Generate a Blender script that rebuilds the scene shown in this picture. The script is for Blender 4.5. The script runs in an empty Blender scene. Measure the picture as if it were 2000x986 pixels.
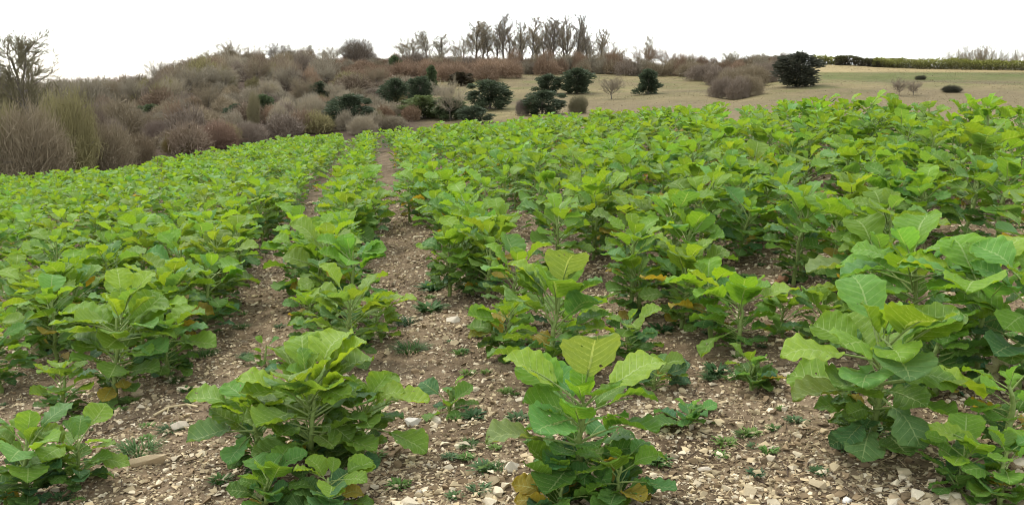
import bpy, bmesh, math, random
import numpy as np
from mathutils import Vector, Matrix, Euler

random.seed(7)
rng = np.random.default_rng(7)
scene = bpy.context.scene
col = scene.collection

# ------------------------------------------------------------------ camera
F, HC, VH = 1700.0, 1.55, 172.0          # focal length in photo pixels, eye height, photo row of the level horizon
PITCH = math.atan((493 - VH) / F)
cam_d = bpy.data.cameras.new('camera'); cam = bpy.data.objects.new('camera', cam_d); col.objects.link(cam)
cam.location = (0, 0, HC); cam.rotation_euler = (math.pi / 2 - PITCH, 0, 0)
cam_d.sensor_fit = 'HORIZONTAL'; cam_d.sensor_width = 36; cam_d.lens = 36 * F / 2000
cam_d.clip_start = 0.05; cam_d.clip_end = 9000
scene.camera = cam
scene.cycles.filter_width = 1.0
scene.render.resolution_x = 1024; scene.render.resolution_y = 504

# ------------------------------------------------------------------ sky: bright thin overcast
SUN_EL, SUN_AZ = math.radians(52), math.radians(-35)     # azimuth from the view axis, left negative
world = bpy.data.worlds.new('World'); scene.world = world; world.use_nodes = True
nt = world.node_tree; nt.nodes.clear()
sky = nt.nodes.new('ShaderNodeTexSky'); sky.sky_type = 'NISHITA'; sky.sun_disc = False
sky.sun_elevation = SUN_EL; sky.sun_rotation = SUN_AZ
bg1 = nt.nodes.new('ShaderNodeBackground'); bg1.inputs[1].default_value = 0.07
bg2 = nt.nodes.new('ShaderNodeBackground'); bg2.inputs[1].default_value = 1.0
tc = nt.nodes.new('ShaderNodeTexCoord'); mp = nt.nodes.new('ShaderNodeMapping'); mp.inputs['Scale'].default_value = (1, 1, 2.5)
nz = nt.nodes.new('ShaderNodeTexNoise'); nz.inputs['Scale'].default_value = 1.6; nz.inputs['Detail'].default_value = 4
rp = nt.nodes.new('ShaderNodeValToRGB')
rp.color_ramp.elements[0].position = 0.36; rp.color_ramp.elements[0].color = (0.44, 0.47, 0.50, 1)
rp.color_ramp.elements[1].position = 0.62; rp.color_ramp.elements[1].color = (1.2, 1.21, 1.22, 1)
mix = nt.nodes.new('ShaderNodeAddShader'); out = nt.nodes.new('ShaderNodeOutputWorld')
L = nt.links.new
L(tc.outputs['Generated'], mp.inputs[0]); L(mp.outputs[0], nz.inputs['Vector']); L(nz.outputs[0], rp.inputs[0])
L(rp.outputs[0], bg2.inputs[0]); L(sky.outputs[0], bg1.inputs[0])
L(bg1.outputs[0], mix.inputs[0]); L(bg2.outputs[0], mix.inputs[1]); L(mix.outputs[0], out.inputs[0])

sd = bpy.data.lights.new('sun', 'SUN'); sun = bpy.data.objects.new('sun', sd); col.objects.link(sun)
sd.energy = 1.5; sd.angle = math.radians(14); sd.color = (1, 0.96, 0.88)
sdir = Vector((math.sin(SUN_AZ) * math.cos(SUN_EL), math.cos(SUN_AZ) * math.cos(SUN_EL), math.sin(SUN_EL)))
sun.rotation_euler = sdir.to_track_quat('Z', 'Y').to_euler()
vs = scene.view_settings
vs.view_transform = 'Standard'; vs.look = 'None'; vs.exposure = 0.72; vs.gamma = 1; vs.use_curve_mapping = False

# ------------------------------------------------------------------ helpers
def tag(o, label=None, cat=None, group=None, kind=None):
    if label: o['label'] = label
    if cat: o['category'] = cat
    if group: o['group'] = group
    if kind: o['kind'] = kind
    return o

def empty(name, loc, rz=0, sc=1.0):
    o = bpy.data.objects.new(name, None); col.objects.link(o)
    o.location = loc; o.rotation_euler = (0, 0, rz); o.scale = (sc, sc, sc) if not hasattr(sc, '__len__') else sc
    o.empty_display_size = 0.1
    return o

def link(name, mesh, parent=None, color=None):
    o = bpy.data.objects.new(name, mesh); col.objects.link(o)
    if parent is not None: o.parent = parent
    if color is not None: o.color = (*color, 1)
    return o

def mk(name, V, faces, mats, smooth=True, midx=None, uv=None, vcol=None):
    """V (n,3); faces: list of int arrays (m,k); uv per vertex; vcol per vertex rgb"""
    V = np.asarray(V, np.float32)
    faces = [np.asarray(f, np.int32) for f in faces if len(f)]
    loops = np.concatenate([f.ravel() for f in faces])
    tot = np.concatenate([np.full(len(f), f.shape[1], np.int32) for f in faces])
    st = np.concatenate([[0], np.cumsum(tot)[:-1]]).astype(np.int32)
    me = bpy.data.meshes.new(name)
    me.vertices.add(len(V)); me.vertices.foreach_set('co', V.ravel())
    me.loops.add(len(loops)); me.loops.foreach_set('vertex_index', loops)
    me.polygons.add(len(tot)); me.polygons.foreach_set('loop_start', st); me.polygons.foreach_set('loop_total', tot)
    if midx is not None: me.polygons.foreach_set('material_index', np.asarray(midx, np.int32))
    me.polygons.foreach_set('use_smooth', np.full(len(tot), smooth, bool))
    if uv is not None:
        l = me.uv_layers.new(name='UVMap'); l.data.foreach_set('uv', np.asarray(uv, np.float32)[loops].ravel())
    if vcol is not None:
        a = me.color_attributes.new('tint', 'FLOAT_COLOR', 'POINT')
        c = np.ones((len(V), 4), np.float32); c[:, :3] = vcol; a.data.foreach_set('color', c.ravel())
    for m in (mats if isinstance(mats, (list, tuple)) else [mats]): me.materials.append(m)
    me.update(calc_edges=True)
    return me

def _h(ix, iy, s):
    n = (ix.astype(np.int64) * 374761393 + iy.astype(np.int64) * 668265263 + s * 1442695041) & 0x7fffffff
    n = ((n ^ (n >> 13)) * 1274126177) & 0x7fffffff
    return ((n ^ (n >> 16)) & 0xffff) / 65535.0
def vnoise(x, y, s=0):
    x = np.asarray(x, float); y = np.asarray(y, float)
    ix = np.floor(x).astype(np.int64); iy = np.floor(y).astype(np.int64); fx = x - ix; fy = y - iy
    fx = fx * fx * (3 - 2 * fx); fy = fy * fy * (3 - 2 * fy)
    a = _h(ix, iy, s) * (1 - fx) + _h(ix + 1, iy, s) * fx
    b = _h(ix, iy + 1, s) * (1 - fx) + _h(ix + 1, iy + 1, s) * fx
    return a * (1 - fy) + b * fy
def fbm(x, y, f, s=0, o=3):
    r = 0; a = .5; t = 0
    for k in range(o):
        r = r + a * vnoise(np.asarray(x) * f, np.asarray(y) * f, s + k); t += a; f *= 2.1; a *= .5
    return r / t

# ------------------------------------------------------------------ photo pixel -> direction, terrain
def ua(u): return (np.asarray(u, float) - 1000) / F / (math.cos(PITCH))      # x / y at the horizon row (close enough near it)
def elev(v):                                                                # z / y of a pixel row
    b = (493 - np.asarray(v, float)) / F
    return (-math.sin(PITCH) + b * math.cos(PITCH)) / (math.cos(PITCH) + b * math.sin(PITCH))
def xfac(u, v):
    b = (493 - np.asarray(v, float)) / F
    return (np.asarray(u, float) - 1000) / F / (math.cos(PITCH) + b * math.sin(PITCH))
SX, SY, PH = 0.122, -0.002, 0.70
def plane(x, y): return SX * np.asarray(x) + SY * np.asarray(y)
def gpix(u, v):                                                             # pixel on the crop field -> ground point
    e = float(elev(v)); a = float(xfac(u, v)); y = -HC / (e - SX * a - SY); return a * y, y

ED = np.array([(-500, 392), (-300, 380), (0, 347), (200, 328), (300, 312), (400, 296), (500, 277), (600, 262), (700, 259), (780, 252), (900, 238),
               (1000, 231), (1100, 222), (1200, 213), (1300, 208), (1400, 202), (1500, 199), (1600, 196), (1700, 196), (1800, 199), (1900, 203), (2000, 203), (2400, 195)], float)
def u_of(a): return 1000 + np.asarray(a) * F * 1.0 * (math.cos(PITCH) + (493 - 185) / F * math.sin(PITCH))
def Yedge(u):
    v = np.interp(u, ED[:, 0], ED[:, 1]); a = xfac(u, v)
    return np.clip(-(HC - PH) / (elev(v) - SX * a - SY), 9.0, 42.0)
HL = np.array([  # u, near distance, near row, crest distance, crest row
    (-500, 50, 410, 200, 205), (0, 52, 372, 220, 196), (200, 62, 345, 235, 199), (300, 68, 330, 240, 182), (400, 75, 315, 245, 148), (500, 82, 300, 248, 138), (600, 90, 285, 250, 134), (800, 95, 265, 250, 134),
    (1000, 100, 246, 245, 138), (1200, 100, 230, 238, 143), (1300, 100, 224, 232, 146), (1400, 105, 217, 225, 142), (1500, 105, 213, 220, 134),
    (1600, 105, 212, 215, 126), (1660, 105, 212, 214, 126), (1800, 105, 212, 214, 132), (2000, 100, 212, 212, 136), (2500, 95, 212, 210, 140)], float)
def terr(x, y, rough=True):
    x = np.asarray(x, float); y = np.asarray(y, float)
    yy = np.maximum(y, 2.0); u = u_of(x / yy)
    ye = Yedge(u); g = [np.interp(u, HL[:, 0], HL[:, k]) for k in range(1, 5)]
    zp = plane(x, y)
    zn = HC + elev(g[1]) * g[0]; zc = HC + elev(g[3]) * g[2]
    xe = x / yy * ye; ze = plane(xe, ye)
    y1 = ye + 14; z1 = np.minimum(ze - 3.0, zn + 2)
    def seg(y, ya, za, yb, zb): return za + (zb - za) * np.clip((y - ya) / (yb - ya), 0, 1)
    t = np.clip((y - ye) / 14, 0, 1); z = ze + (z1 - ze) * t * t * (3 - 2 * t)
    z = np.where(y > y1, seg(y, y1, z1, g[0], zn), z)
    zh = seg(y, g[0], zn, g[2], zc)
    gully = np.exp(-((u - 1430) / 45) ** 2) * np.clip((y - 110) / 30, 0, 1) * np.clip((222 - y) / 50, 0, 1) * 1.0
    zh = zh + (fbm(x, y, .03, 5) - .5) * 2.2 * np.clip((y - g[0]) / 25, 0, 1) * np.clip((g[2] - y) / 40, 0, 1) - gully
    z = np.where(y > g[0], zh, z)
    far = np.clip((y - g[2]) / 2500, 0, 1)
    z = np.where(y > g[2], zc - 2.5 * np.clip((y - g[2]) / 60, 0, 1) - far * 40, z)
    return np.where(y < ye, zp, z)
def terr1(x, y): return float(terr(np.array([x]), np.array([y]))[0])
def hill(u, vb):
    """distance at which the hillside shows photo row vb"""
    a0 = float(np.interp(u, HL[:, 0], HL[:, 1])); b0 = float(np.interp(u, HL[:, 0], HL[:, 3]))
    Y = np.linspace(a0, b0, 200); a = float(xfac(u, vb)); z = terr(a * Y, Y); e = (z - HC) / Y
    k = np.nonzero(e >= float(elev(vb)))[0]
    return float(Y[k[0]]) if len(k) else b0

ROW_S, ROW_D, ROW_X0 = 1.12, -0.155, -0.38                    # row spacing, drift per metre, row between the two stony strips
def row_coord(x, y): return (np.asarray(x) - ROW_D * np.asarray(y) - ROW_X0) / ROW_S
def soil_z(x, y):
    r = row_coord(x, y); r = np.abs(r - np.round(r))
    return terr(x, y) + (fbm(x, y, .9, 11) - .5) * .05 + (fbm(x, y, 5, 21) - .5) * .06 - .03 * np.clip(r - .2, 0, 1)
def soil1(x, y): return float(soil_z(np.array([x]), np.array([y]))[0])

# ------------------------------------------------------------------ materials
def mat(name):
    m = bpy.data.materials.new(name); m.use_nodes = True; t = m.node_tree; t.nodes.clear()
    o = t.nodes.new('ShaderNodeOutputMaterial'); return m, t, o, t.links.new
def N(t, ty, **kw):
    n = t.nodes.new(ty)
    for k, v in kw.items():
        if k.startswith('i_'): n.inputs[int(k[2:])].default_value = v
        else: setattr(n, k, v)
    return n
def math_(t, op, a, b=None, c=None):
    n = t.nodes.new('ShaderNodeMath'); n.operation = op
    for i, q in enumerate((a, b, c)):
        if q is None: continue
        if isinstance(q, (int, float)): n.inputs[i].default_value = q
        else: t.links.new(q, n.inputs[i])
    return n.outputs[0]
def mixc(t, fac, a, b, mode='MIX'):
    n = t.nodes.new('ShaderNodeMix'); n.data_type = 'RGBA'; n.blend_type = mode
    for s, q in ((n.inputs[0], fac), (n.inputs[6], a), (n.inputs[7], b)):
        if isinstance(q, (int, float)): s.default_value = q
        elif isinstance(q, tuple): s.default_value = (*q, 1) if len(q) == 3 else q
        else: t.links.new(q, s)
    return n.outputs[2]

def leaf_material(name, attr):
    m, t, o, L = mat(name)
    if attr: c = N(t, 'ShaderNodeVertexColor', layer_name='tint').outputs[0]
    else: c = N(t, 'ShaderNodeObjectInfo').outputs['Color']
    uv = N(t, 'ShaderNodeUVMap', uv_map='UVMap').outputs[0]
    sp = N(t, 'ShaderNodeSeparateXYZ'); L(uv, sp.inputs[0]); tt, ss = sp.outputs[0], sp.outputs[1]
    as_ = math_(t, 'ABSOLUTE', ss)
    g = N(t, 'ShaderNodeTexCoord').outputs['Object']
    n1 = N(t, 'ShaderNodeTexNoise'); n1.inputs['Scale'].default_value = 14; n1.inputs['Detail'].default_value = 4; L(g, n1.inputs['Vector'])
    n2 = N(t, 'ShaderNodeTexNoise'); n2.inputs['Scale'].default_value = 90; n2.inputs['Detail'].default_value = 2; L(g, n2.inputs['Vector'])
    # midrib narrows to the tip, side veins run forward from it, fine net between
    mid = math_(t, 'LESS_THAN', as_, math_(t, 'MULTIPLY_ADD', tt, -.035, .055))
    ph = math_(t, 'FRACT', math_(t, 'SUBTRACT', math_(t, 'MULTIPLY', tt, 7.0), math_(t, 'MULTIPLY', as_, 1.7)))
    pd = math_(t, 'ABSOLUTE', math_(t, 'SUBTRACT', ph, .5))
    side = math_(t, 'MULTIPLY', math_(t, 'GREATER_THAN', pd, math_(t, 'MULTIPLY_ADD', as_, .05, .435)), .75)
    vo = N(t, 'ShaderNodeTexVoronoi', feature='DISTANCE_TO_EDGE'); vo.inputs['Scale'].default_value = 55; L(g, vo.inputs['Vector'])
    net = math_(t, 'MULTIPLY', math_(t, 'LESS_THAN', vo.outputs[0], .06), .22)
    vein = math_(t, 'MAXIMUM', math_(t, 'MAXIMUM', mid, side), net)
    c1 = mixc(t, n1.outputs[0], mixc(t, 1.0, c, (.62, .72, .66), 'MULTIPLY'), mixc(t, 1.0, c, (1.28, 1.2, 1.0), 'MULTIPLY'))
    edge = math_(t, 'MULTIPLY', math_(t, 'POWER', as_, 6.0), .35)
    c1 = mixc(t, edge, c1, mixc(t, 1.0, c1, (1.5, 1.25, .9), 'MULTIPLY'))
    c2 = mixc(t, math_(t, 'MULTIPLY', vein, .8), c1, mixc(t, .5, c1, (.46, .55, .24)))
    # tiny insect marks
    spots = math_(t, 'MULTIPLY', math_(t, 'GREATER_THAN', n2.outputs[0], .73), .5)
    c3 = mixc(t, spots, c2, (.16, .13, .04))
    p = N(t, 'ShaderNodeBsdfPrincipled'); L(c3, p.inputs['Base Color']); p.inputs['Roughness'].default_value = .5; p.inputs['Specular IOR Level'].default_value = .23
    bh = math_(t, 'ADD', math_(t, 'MULTIPLY', vein, -.7), math_(t, 'MULTIPLY', n1.outputs[0], .8))
    bp = N(t, 'ShaderNodeBump'); bp.inputs['Strength'].default_value = .55; bp.inputs['Distance'].default_value = .006; L(bh, bp.inputs['Height']); L(bp.outputs[0], p.inputs['Normal'])
    tr = N(t, 'ShaderNodeBsdfTranslucent'); L(mixc(t, 1.0, c3, (1.6, 1.35, .6), 'MULTIPLY'), tr.inputs[0])
    mx = N(t, 'ShaderNodeMixShader'); mx.inputs[0].default_value = .40; L(p.outputs[0], mx.inputs[1]); L(tr.outputs[0], mx.inputs[2])
    if attr: L(mx.outputs[0], o.inputs[0]); return m
    n3 = N(t, 'ShaderNodeTexNoise'); n3.inputs['Scale'].default_value = 7.5; n3.inputs['Detail'].default_value = 2; L(g, n3.inputs['Vector'])
    rnd = N(t, 'ShaderNodeObjectInfo').outputs['Random']; cxy = N(t, 'ShaderNodeCombineXYZ'); L(math_(t, 'MULTIPLY', rnd, 40), cxy.inputs[0])
    va = N(t, 'ShaderNodeVectorMath'); va.operation = 'ADD'; L(g, va.inputs[0]); L(cxy.outputs[0], va.inputs[1]); L(va.outputs[0], n3.inputs['Vector'])
    hole = math_(t, 'GREATER_THAN', n3.outputs[0], .735); tp = N(t, 'ShaderNodeBsdfTransparent'); mh = N(t, 'ShaderNodeMixShader')
    L(hole, mh.inputs[0]); L(mx.outputs[0], mh.inputs[1]); L(tp.outputs[0], mh.inputs[2]); L(mh.outputs[0], o.inputs[0])
    return m

def plain(name, color, rough=.8, var=.3, scale=8, src=None, bump=0., trans=0.):
    m, t, o, L = mat(name)
    g = N(t, 'ShaderNodeTexCoord').outputs['Object']
    n1 = N(t, 'ShaderNodeTexNoise'); n1.inputs['Scale'].default_value = scale; n1.inputs['Detail'].default_value = 5; L(g, n1.inputs['Vector'])
    if src == 'obj': c = N(t, 'ShaderNodeObjectInfo').outputs['Color']
    elif src == 'att': c = N(t, 'ShaderNodeVertexColor', layer_name='tint').outputs[0]
    else:
        r = N(t, 'ShaderNodeRGB'); r.outputs[0].default_value = (*color, 1); c = r.outputs[0]
    lo = mixc(t, 1.0, c, (1 - var,) * 3, 'MULTIPLY'); hi = mixc(t, 1.0, c, (1 + var,) * 3, 'MULTIPLY')
    cc = mixc(t, n1.outputs[0], lo, hi)
    p = N(t, 'ShaderNodeBsdfPrincipled'); L(cc, p.inputs['Base Color']); p.inputs['Roughness'].default_value = rough; p.inputs['Specular IOR Level'].default_value = .2
    if bump:
        bp = N(t, 'ShaderNodeBump'); bp.inputs['Strength'].default_value = .6; bp.inputs['Distance'].default_value = bump; L(n1.outputs[0], bp.inputs['Height']); L(bp.outputs[0], p.inputs['Normal'])
    sh = p.outputs[0]
    if trans:
        tr = N(t, 'ShaderNodeBsdfTranslucent'); L(cc, tr.inputs[0]); mx = N(t, 'ShaderNodeMixShader'); mx.inputs[0].default_value = trans
        L(sh, mx.inputs[1]); L(tr.outputs[0], mx.inputs[2]); sh = mx.outputs[0]
    L(sh, o.inputs[0]); return m

M_leaf = leaf_material('leaf', False); M_leaf_far = leaf_material('leaf_field', True)
M_stem = plain('stem', (.20, .26, .07), .5, .35, 25, bump=.002)
M_dry = plain('withered_leaf', (.38, .29, .15), .85, .45, 30, 'obj', .004, .25)
M_stone = plain('stone', (.5, .43, .33), .9, .35, 30, 'obj', .004)
M_peb = plain('pebble', (.5, .43, .33), .9, .3, 40, 'att')
M_twig = plain('bare_twig', (.2, .15, .1), .9, .3, 3, 'obj')
M_twig_a = plain('scrub_twig', (.2, .15, .1), .9, .3, .6, 'att')
M_bark = plain('bark', (.13, .11, .085), .9, .4, 6, bump=.01)
M_ever = plain('evergreen_spray', (.03, .045, .02), .7, .4, 2, 'obj', 0, .3)
M_grass = plain('grass_blade', (.06, .12, .025), .6, .4, 20, 'obj', 0, .25)
M_hgrass = plain('dead_grass', (.25, .2, .12), .9, .3, .3, 'att', 0, .2)
M_litter = plain('dead_stalk', (.30, .23, .13), .85, .4, 20, 'att')

def soil_material():
    m, t, o, L = mat('chalky_soil')
    g = N(t, 'ShaderNodeTexCoord').outputs['Object']
    def noise(s, d=5):
        n = N(t, 'ShaderNodeTexNoise'); n.inputs['Scale'].default_value = s; n.inputs['Detail'].default_value = d; L(g, n.inputs['Vector']); return n.outputs[0]
    a, b, c = noise(2.2), noise(18), noise(70, 3)
    r = N(t, 'ShaderNodeValToRGB'); r.color_ramp.elements[0].position = .3; r.color_ramp.elements[0].color = (.048, .031, .016, 1)
    r.color_ramp.elements[1].position = .75; r.color_ramp.elements[1].color = (.26, .19, .115, 1)
    L(math_(t, 'ADD', math_(t, 'MULTIPLY', math_(t, 'SUBTRACT', a, .1), .75), math_(t, 'MULTIPLY', b, .45)), r.inputs[0])
    v = N(t, 'ShaderNodeTexVoronoi'); v.inputs['Scale'].default_value = 75; L(g, v.inputs['Vector'])
    crumb = math_(t, 'MULTIPLY', math_(t, 'LESS_THAN', v.outputs['Distance'], .34), math_(t, 'GREATER_THAN', math_(t, 'ADD', c, math_(t, 'MULTIPLY', b, .5)), .80))
    cc = mixc(t, crumb, r.outputs[0], mixc(t, c, (.28, .21, .12), (.46, .37, .23)))
    p = N(t, 'ShaderNodeBsdfPrincipled'); L(cc, p.inputs['Base Color']); p.inputs['Roughness'].default_value = .95; p.inputs['Specular IOR Level'].default_value = .1
    bp = N(t, 'ShaderNodeBump'); bp.inputs['Strength'].default_value = .9; bp.inputs['Distance'].default_value = .02
    L(math_(t, 'ADD', math_(t, 'ADD', b, math_(t, 'MULTIPLY', c, .5)), math_(t, 'MULTIPLY', crumb, .4)), bp.inputs['Height']); L(bp.outputs[0], p.inputs['Normal'])
    L(p.outputs[0], o.inputs[0]); return m
M_soil = soil_material()

def hill_material():
    m, t, o, L = mat('hillside_grass')
    g = N(t, 'ShaderNodeTexCoord').outputs['Object']
    n1 = N(t, 'ShaderNodeTexNoise'); n1.inputs['Scale'].default_value = .5; n1.inputs['Detail'].default_value = 8; n1.inputs['Roughness'].default_value = .7; L(g, n1.inputs['Vector'])
    n2 = N(t, 'ShaderNodeTexNoise'); n2.inputs['Scale'].default_value = 2.6; n2.inputs['Detail'].default_value = 5; L(g, n2.inputs['Vector'])
    c = N(t, 'ShaderNodeVertexColor', layer_name='tint').outputs[0]
    f = math_(t, 'ADD', math_(t, 'MULTIPLY', n1.outputs[0], .5), math_(t, 'MULTIPLY', n2.outputs[0], .5))
    cc = mixc(t, f, mixc(t, 1.0, c, (.18, .20, .20), 'MULTIPLY'), mixc(t, 1.0, c, (1.85, 1.8, 1.7), 'MULTIPLY'))
    p = N(t, 'ShaderNodeBsdfPrincipled'); L(cc, p.inputs['Base Color']); p.inputs['Roughness'].default_value = .95; p.inputs['Specular IOR Level'].default_value = .05
    bp = N(t, 'ShaderNodeBump'); bp.inputs['Strength'].default_value = 1; bp.inputs['Distance'].default_value = .5; L(f, bp.inputs['Height']); L(bp.outputs[0], p.inputs['Normal'])
    L(p.outputs[0], o.inputs[0]); return m
M_hill = hill_material()

def grid_faces(nr, nc):
    i = np.arange(nr - 1)[:, None] * nc + np.arange(nc - 1)[None, :]
    return np.stack([i, i + 1, i + nc + 1, i + nc], -1).reshape(-1, 4)

# ------------------------------------------------------------------ setting: field soil and the far hillside
ang = np.linspace(-.86, .86, 300); tt = np.linspace(0, 1, 330)
A, T = np.meshgrid(ang, tt)
ye = Yedge(u_of(A)) + 3.0
Yg = -5 + 7.2 * np.clip(T / .06, 0, 1); Yg = np.where(T > .06, 2.2 * (ye / 2.2) ** ((T - .06) / .94), Yg)
Xg = A * np.maximum(Yg, 2.2) * np.where(Yg < 2.2, 1 + (2.2 - Yg), 1)
Zs = soil_z(Xg, np.maximum(Yg, 0)) + (Yg < 0) * (plane(Xg, Yg) - plane(Xg, 0 * Yg))
soil = link('field_soil', mk('field_soil', np.stack([Xg, Yg, Zs], -1).reshape(-1, 3), [grid_faces(330, 300)], M_soil))
tag(soil, 'brown chalky field soil between the crop rows', kind='structure')

ang = np.linspace(-1.05, 1.0, 330); tt = np.linspace(0, 1, 260)
A, T = np.meshgrid(ang, tt)
ye = Yedge(u_of(A)) + 2.6
Yh = np.where(T < .8, ye * (300 / ye) ** (T / .8), 300 * (6000 / 300.) ** np.clip((T - .8) / .2, 0, 1))
Xh = A * Yh; Zh = terr(Xh, Yh) - .03
U = u_of(A); Vp = 493 - F * np.tan(np.arctan((Zh - HC) / Yh) + PITCH)
n = fbm(Xh, Yh, .06, 33, 4); n2 = fbm(Xh, Yh, .25, 37, 3)
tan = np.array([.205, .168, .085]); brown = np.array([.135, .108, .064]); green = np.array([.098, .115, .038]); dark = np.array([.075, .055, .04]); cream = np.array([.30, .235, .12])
c = tan + (brown - tan) * np.clip((n - .38) * 3, 0, 1)[..., None]
c = c + (green - c) * (np.clip((n2 - .42) * 3, 0, 1) * .6)[..., None]
low = np.clip((Vp - 178) / 22, 0, 1) * (U > 1050) + np.clip((Vp - 165) / 15, 0, 1) * (U > 1700)
c = c + (np.array([.168, .134, .078]) - c) * (np.clip(low, 0, 1) * (.55 + .45 * n2))[..., None]
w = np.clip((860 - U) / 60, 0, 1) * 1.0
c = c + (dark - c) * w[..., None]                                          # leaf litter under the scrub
gb = np.clip((U - 1580) / 30, 0, 1) * np.clip((Vp - 140) / 3, 0, 1) * np.clip((163 - Vp) / 10, 0, 1)
c = c + (green - c) * (gb * (.5 + n2 * .5))[..., None]                    # green sward below the stubble
cb = np.clip((U - 1575) / 15, 0, 1) * np.clip((143 - Vp) / 3, 0, 1) * (Yh < 330)
c = c + (cream - c) * (cb * .9)[..., None]                                 # pale stubble along the brow
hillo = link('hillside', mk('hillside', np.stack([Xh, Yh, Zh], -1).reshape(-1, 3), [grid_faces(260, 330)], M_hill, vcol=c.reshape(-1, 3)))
tag(hillo, 'tan rough grass hillside across the valley', kind='structure')

# ------------------------------------------------------------------ twig and tree meshes
def tubes(S, sides):
    """S rows: x0 y0 z0 x1 y1 z1 r0 r1"""
    S = np.asarray(S, float)
    if not len(S): return np.zeros((0, 3)), np.zeros((0, 4), int)
    a, b = S[:, :3], S[:, 3:6]; d = b - a; d /= np.maximum(np.linalg.norm(d, axis=1), 1e-6)[:, None]
    ref = np.where(np.abs(d[:, 2:3]) > .9, [[1., 0, 0]], [[0, 0, 1.]]); s = np.cross(d, ref); s /= np.linalg.norm(s, axis=1)[:, None]; q = np.cross(d, s)
    V = []
    for e, r in ((a, S[:, 6]), (b, S[:, 7])):
        for k in range(sides):
            w = 2 * math.pi * k / sides; V.append(e + (s * math.cos(w) + q * math.sin(w)) * r[:, None])
    V = np.stack(V, 1); n = len(S); base = np.arange(n)[:, None] * 2 * sides
    Fc = [np.stack([base[:, 0] + k, base[:, 0] + (k + 1) % sides, base[:, 0] + sides + (k + 1) % sides, base[:, 0] + sides + k], 1) for k in range(sides)]
    return V.reshape(-1, 3), np.concatenate(Fc)

def grow(seed, kind):
    """unit-height bare tree: list of (segment, level)"""
    R = random.Random(seed); segs = []
    P = dict(round=dict(trunk=.50, n=[18, 9, 6, 4], ang=[58, 45, 42, 40], ln=[.50, .5, .48, .5], up=.10, start=.32, r=.022),
             tall=dict(trunk=.93, n=[24, 6, 5, 3], ang=[40, 38, 38, 38], ln=[.34, .46, .5, .5], up=.16, start=.26, r=.014),
             fine=dict(trunk=.80, n=[20, 9, 7, 4], ang=[60, 46, 42, 40], ln=[.36, .46, .46, .5], up=.09, start=.36, r=.017),
             bush=dict(trunk=.30, n=[22, 8, 6, 4], ang=[66, 46, 44, 42], ln=[.66, .46, .46, .5], up=.05, start=.02, r=.016))[kind]
    def br(p, d, ln, r, lev):
        ns = 7 if lev == 0 else (4 if lev == 1 else (3 if lev == 2 else 2))
        pts = [p]; dirs = []
        for i in range(ns):
            d = (d + Vector((R.gauss(0, 1), R.gauss(0, 1), R.gauss(0, .7))) * (.05 if lev == 0 else .13) + Vector((0, 0, P['up'] * (.3 if lev == 0 else 1)))).normalized()
            q = pts[-1] + d * (ln / ns); rr0 = r * (1 - .62 * i / ns); rr1 = r * (1 - .62 * (i + 1) / ns)
            segs.append((*pts[-1], *q, max(rr0, .0016), max(rr1, .0013), lev)); pts.append(q); dirs.append(d)
        if lev >= 4: return
        n = P['n'][lev]
        for j in range(n):
            t = P['start'] + (1 - P['start']) * (j + R.random()) / n if lev == 0 else .18 + .82 * (j + R.random()) / n
            t = min(t, .999); k = int(t * ns); f = t * ns - k; b = pts[k].lerp(pts[k + 1], f); dd = dirs[k]
            a = math.radians(P['ang'][lev] * R.uniform(.6, 1.25)); az = R.uniform(0, 2 * math.pi) if lev else j * 2.4 + R.uniform(-.4, .4)
            s = dd.orthogonal().normalized(); s = Matrix.Rotation(az, 3, dd) @ s
            nd = (dd * math.cos(a) + s * math.sin(a)).normalized()
            l = P['ln'][lev] * (ln if lev else 1.0) * R.uniform(.7, 1.15)
            if lev == 0:
                if kind == 'tall': l *= 1.25 - .85 * t
                elif kind == 'fine': l *= 1.2 - .5 * t
                elif kind == 'round': l *= .75 + .35 * (1 - abs(t - .6))
            br(b, nd, l, r * (1 - .6 * t) * (.55 if lev == 0 else .6), lev + 1)
    br(Vector((0, 0, 0)), Vector((0, 0, 1)), P['trunk'], P['r'], 0)
    S = np.array(segs); z = np.percentile(S[:, 5], 99.2); S[:, :8] /= z
    S[:, 2] = np.maximum(S[:, 2], -.01); S[:, 5] = np.maximum(S[:, 5], -.01)
    return S

def dome(seed, n, big):
    """shell of outward twigs over a lumpy dome, height 1, radius 1"""
    R = np.random.default_rng(seed); nl = 14; lc = R.normal(size=(nl, 3)); lc[:, 2] = np.abs(lc[:, 2]) + .1; lc /= np.linalg.norm(lc, axis=1)[:, None]
    p = R.normal(size=(n, 3)); p /= np.linalg.norm(p, axis=1)[:, None]; p[:, 2] = np.where(p[:, 2] < -.22, np.abs(p[:, 2]), p[:, 2])
    rl_ = R.uniform(.12, .46, nl); lump = .60 + np.max(np.clip((p @ lc.T - .80) / .20, 0, 1) ** .7 * rl_, axis=1)
    r = (1.03 - .5 * R.random(n) ** 1.7) * lump * R.normal(1, .085, n); base = p * r[:, None] * np.array([.88, .88, .84]); base[:, 2] = base[:, 2] * .86 + .14
    d = p + np.array([0, 0, .4]) + R.normal(size=(n, 3)) * .6; d /= np.linalg.norm(d, axis=1)[:, None]
    sd_ = np.cross(d, R.normal(size=(n, 3))); sd_ /= np.linalg.norm(sd_, axis=1)[:, None]
    ln = (.05 + .22 * R.random(n) ** 1.6)[:, None]; w = .0062 * big * (.6 + .8 * R.random(n))[:, None]
    V = np.stack([base - d * ln * .6 - sd_ * w, base - d * ln * .6 + sd_ * w, base + d * ln * .75], 1).reshape(-1, 3); V[:, 2] = np.maximum(V[:, 2], -.02); V /= np.array([.88, .88, np.percentile(V[:, 2], 99.3)])
    return V, np.arange(n * 3).reshape(-1, 3)

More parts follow.
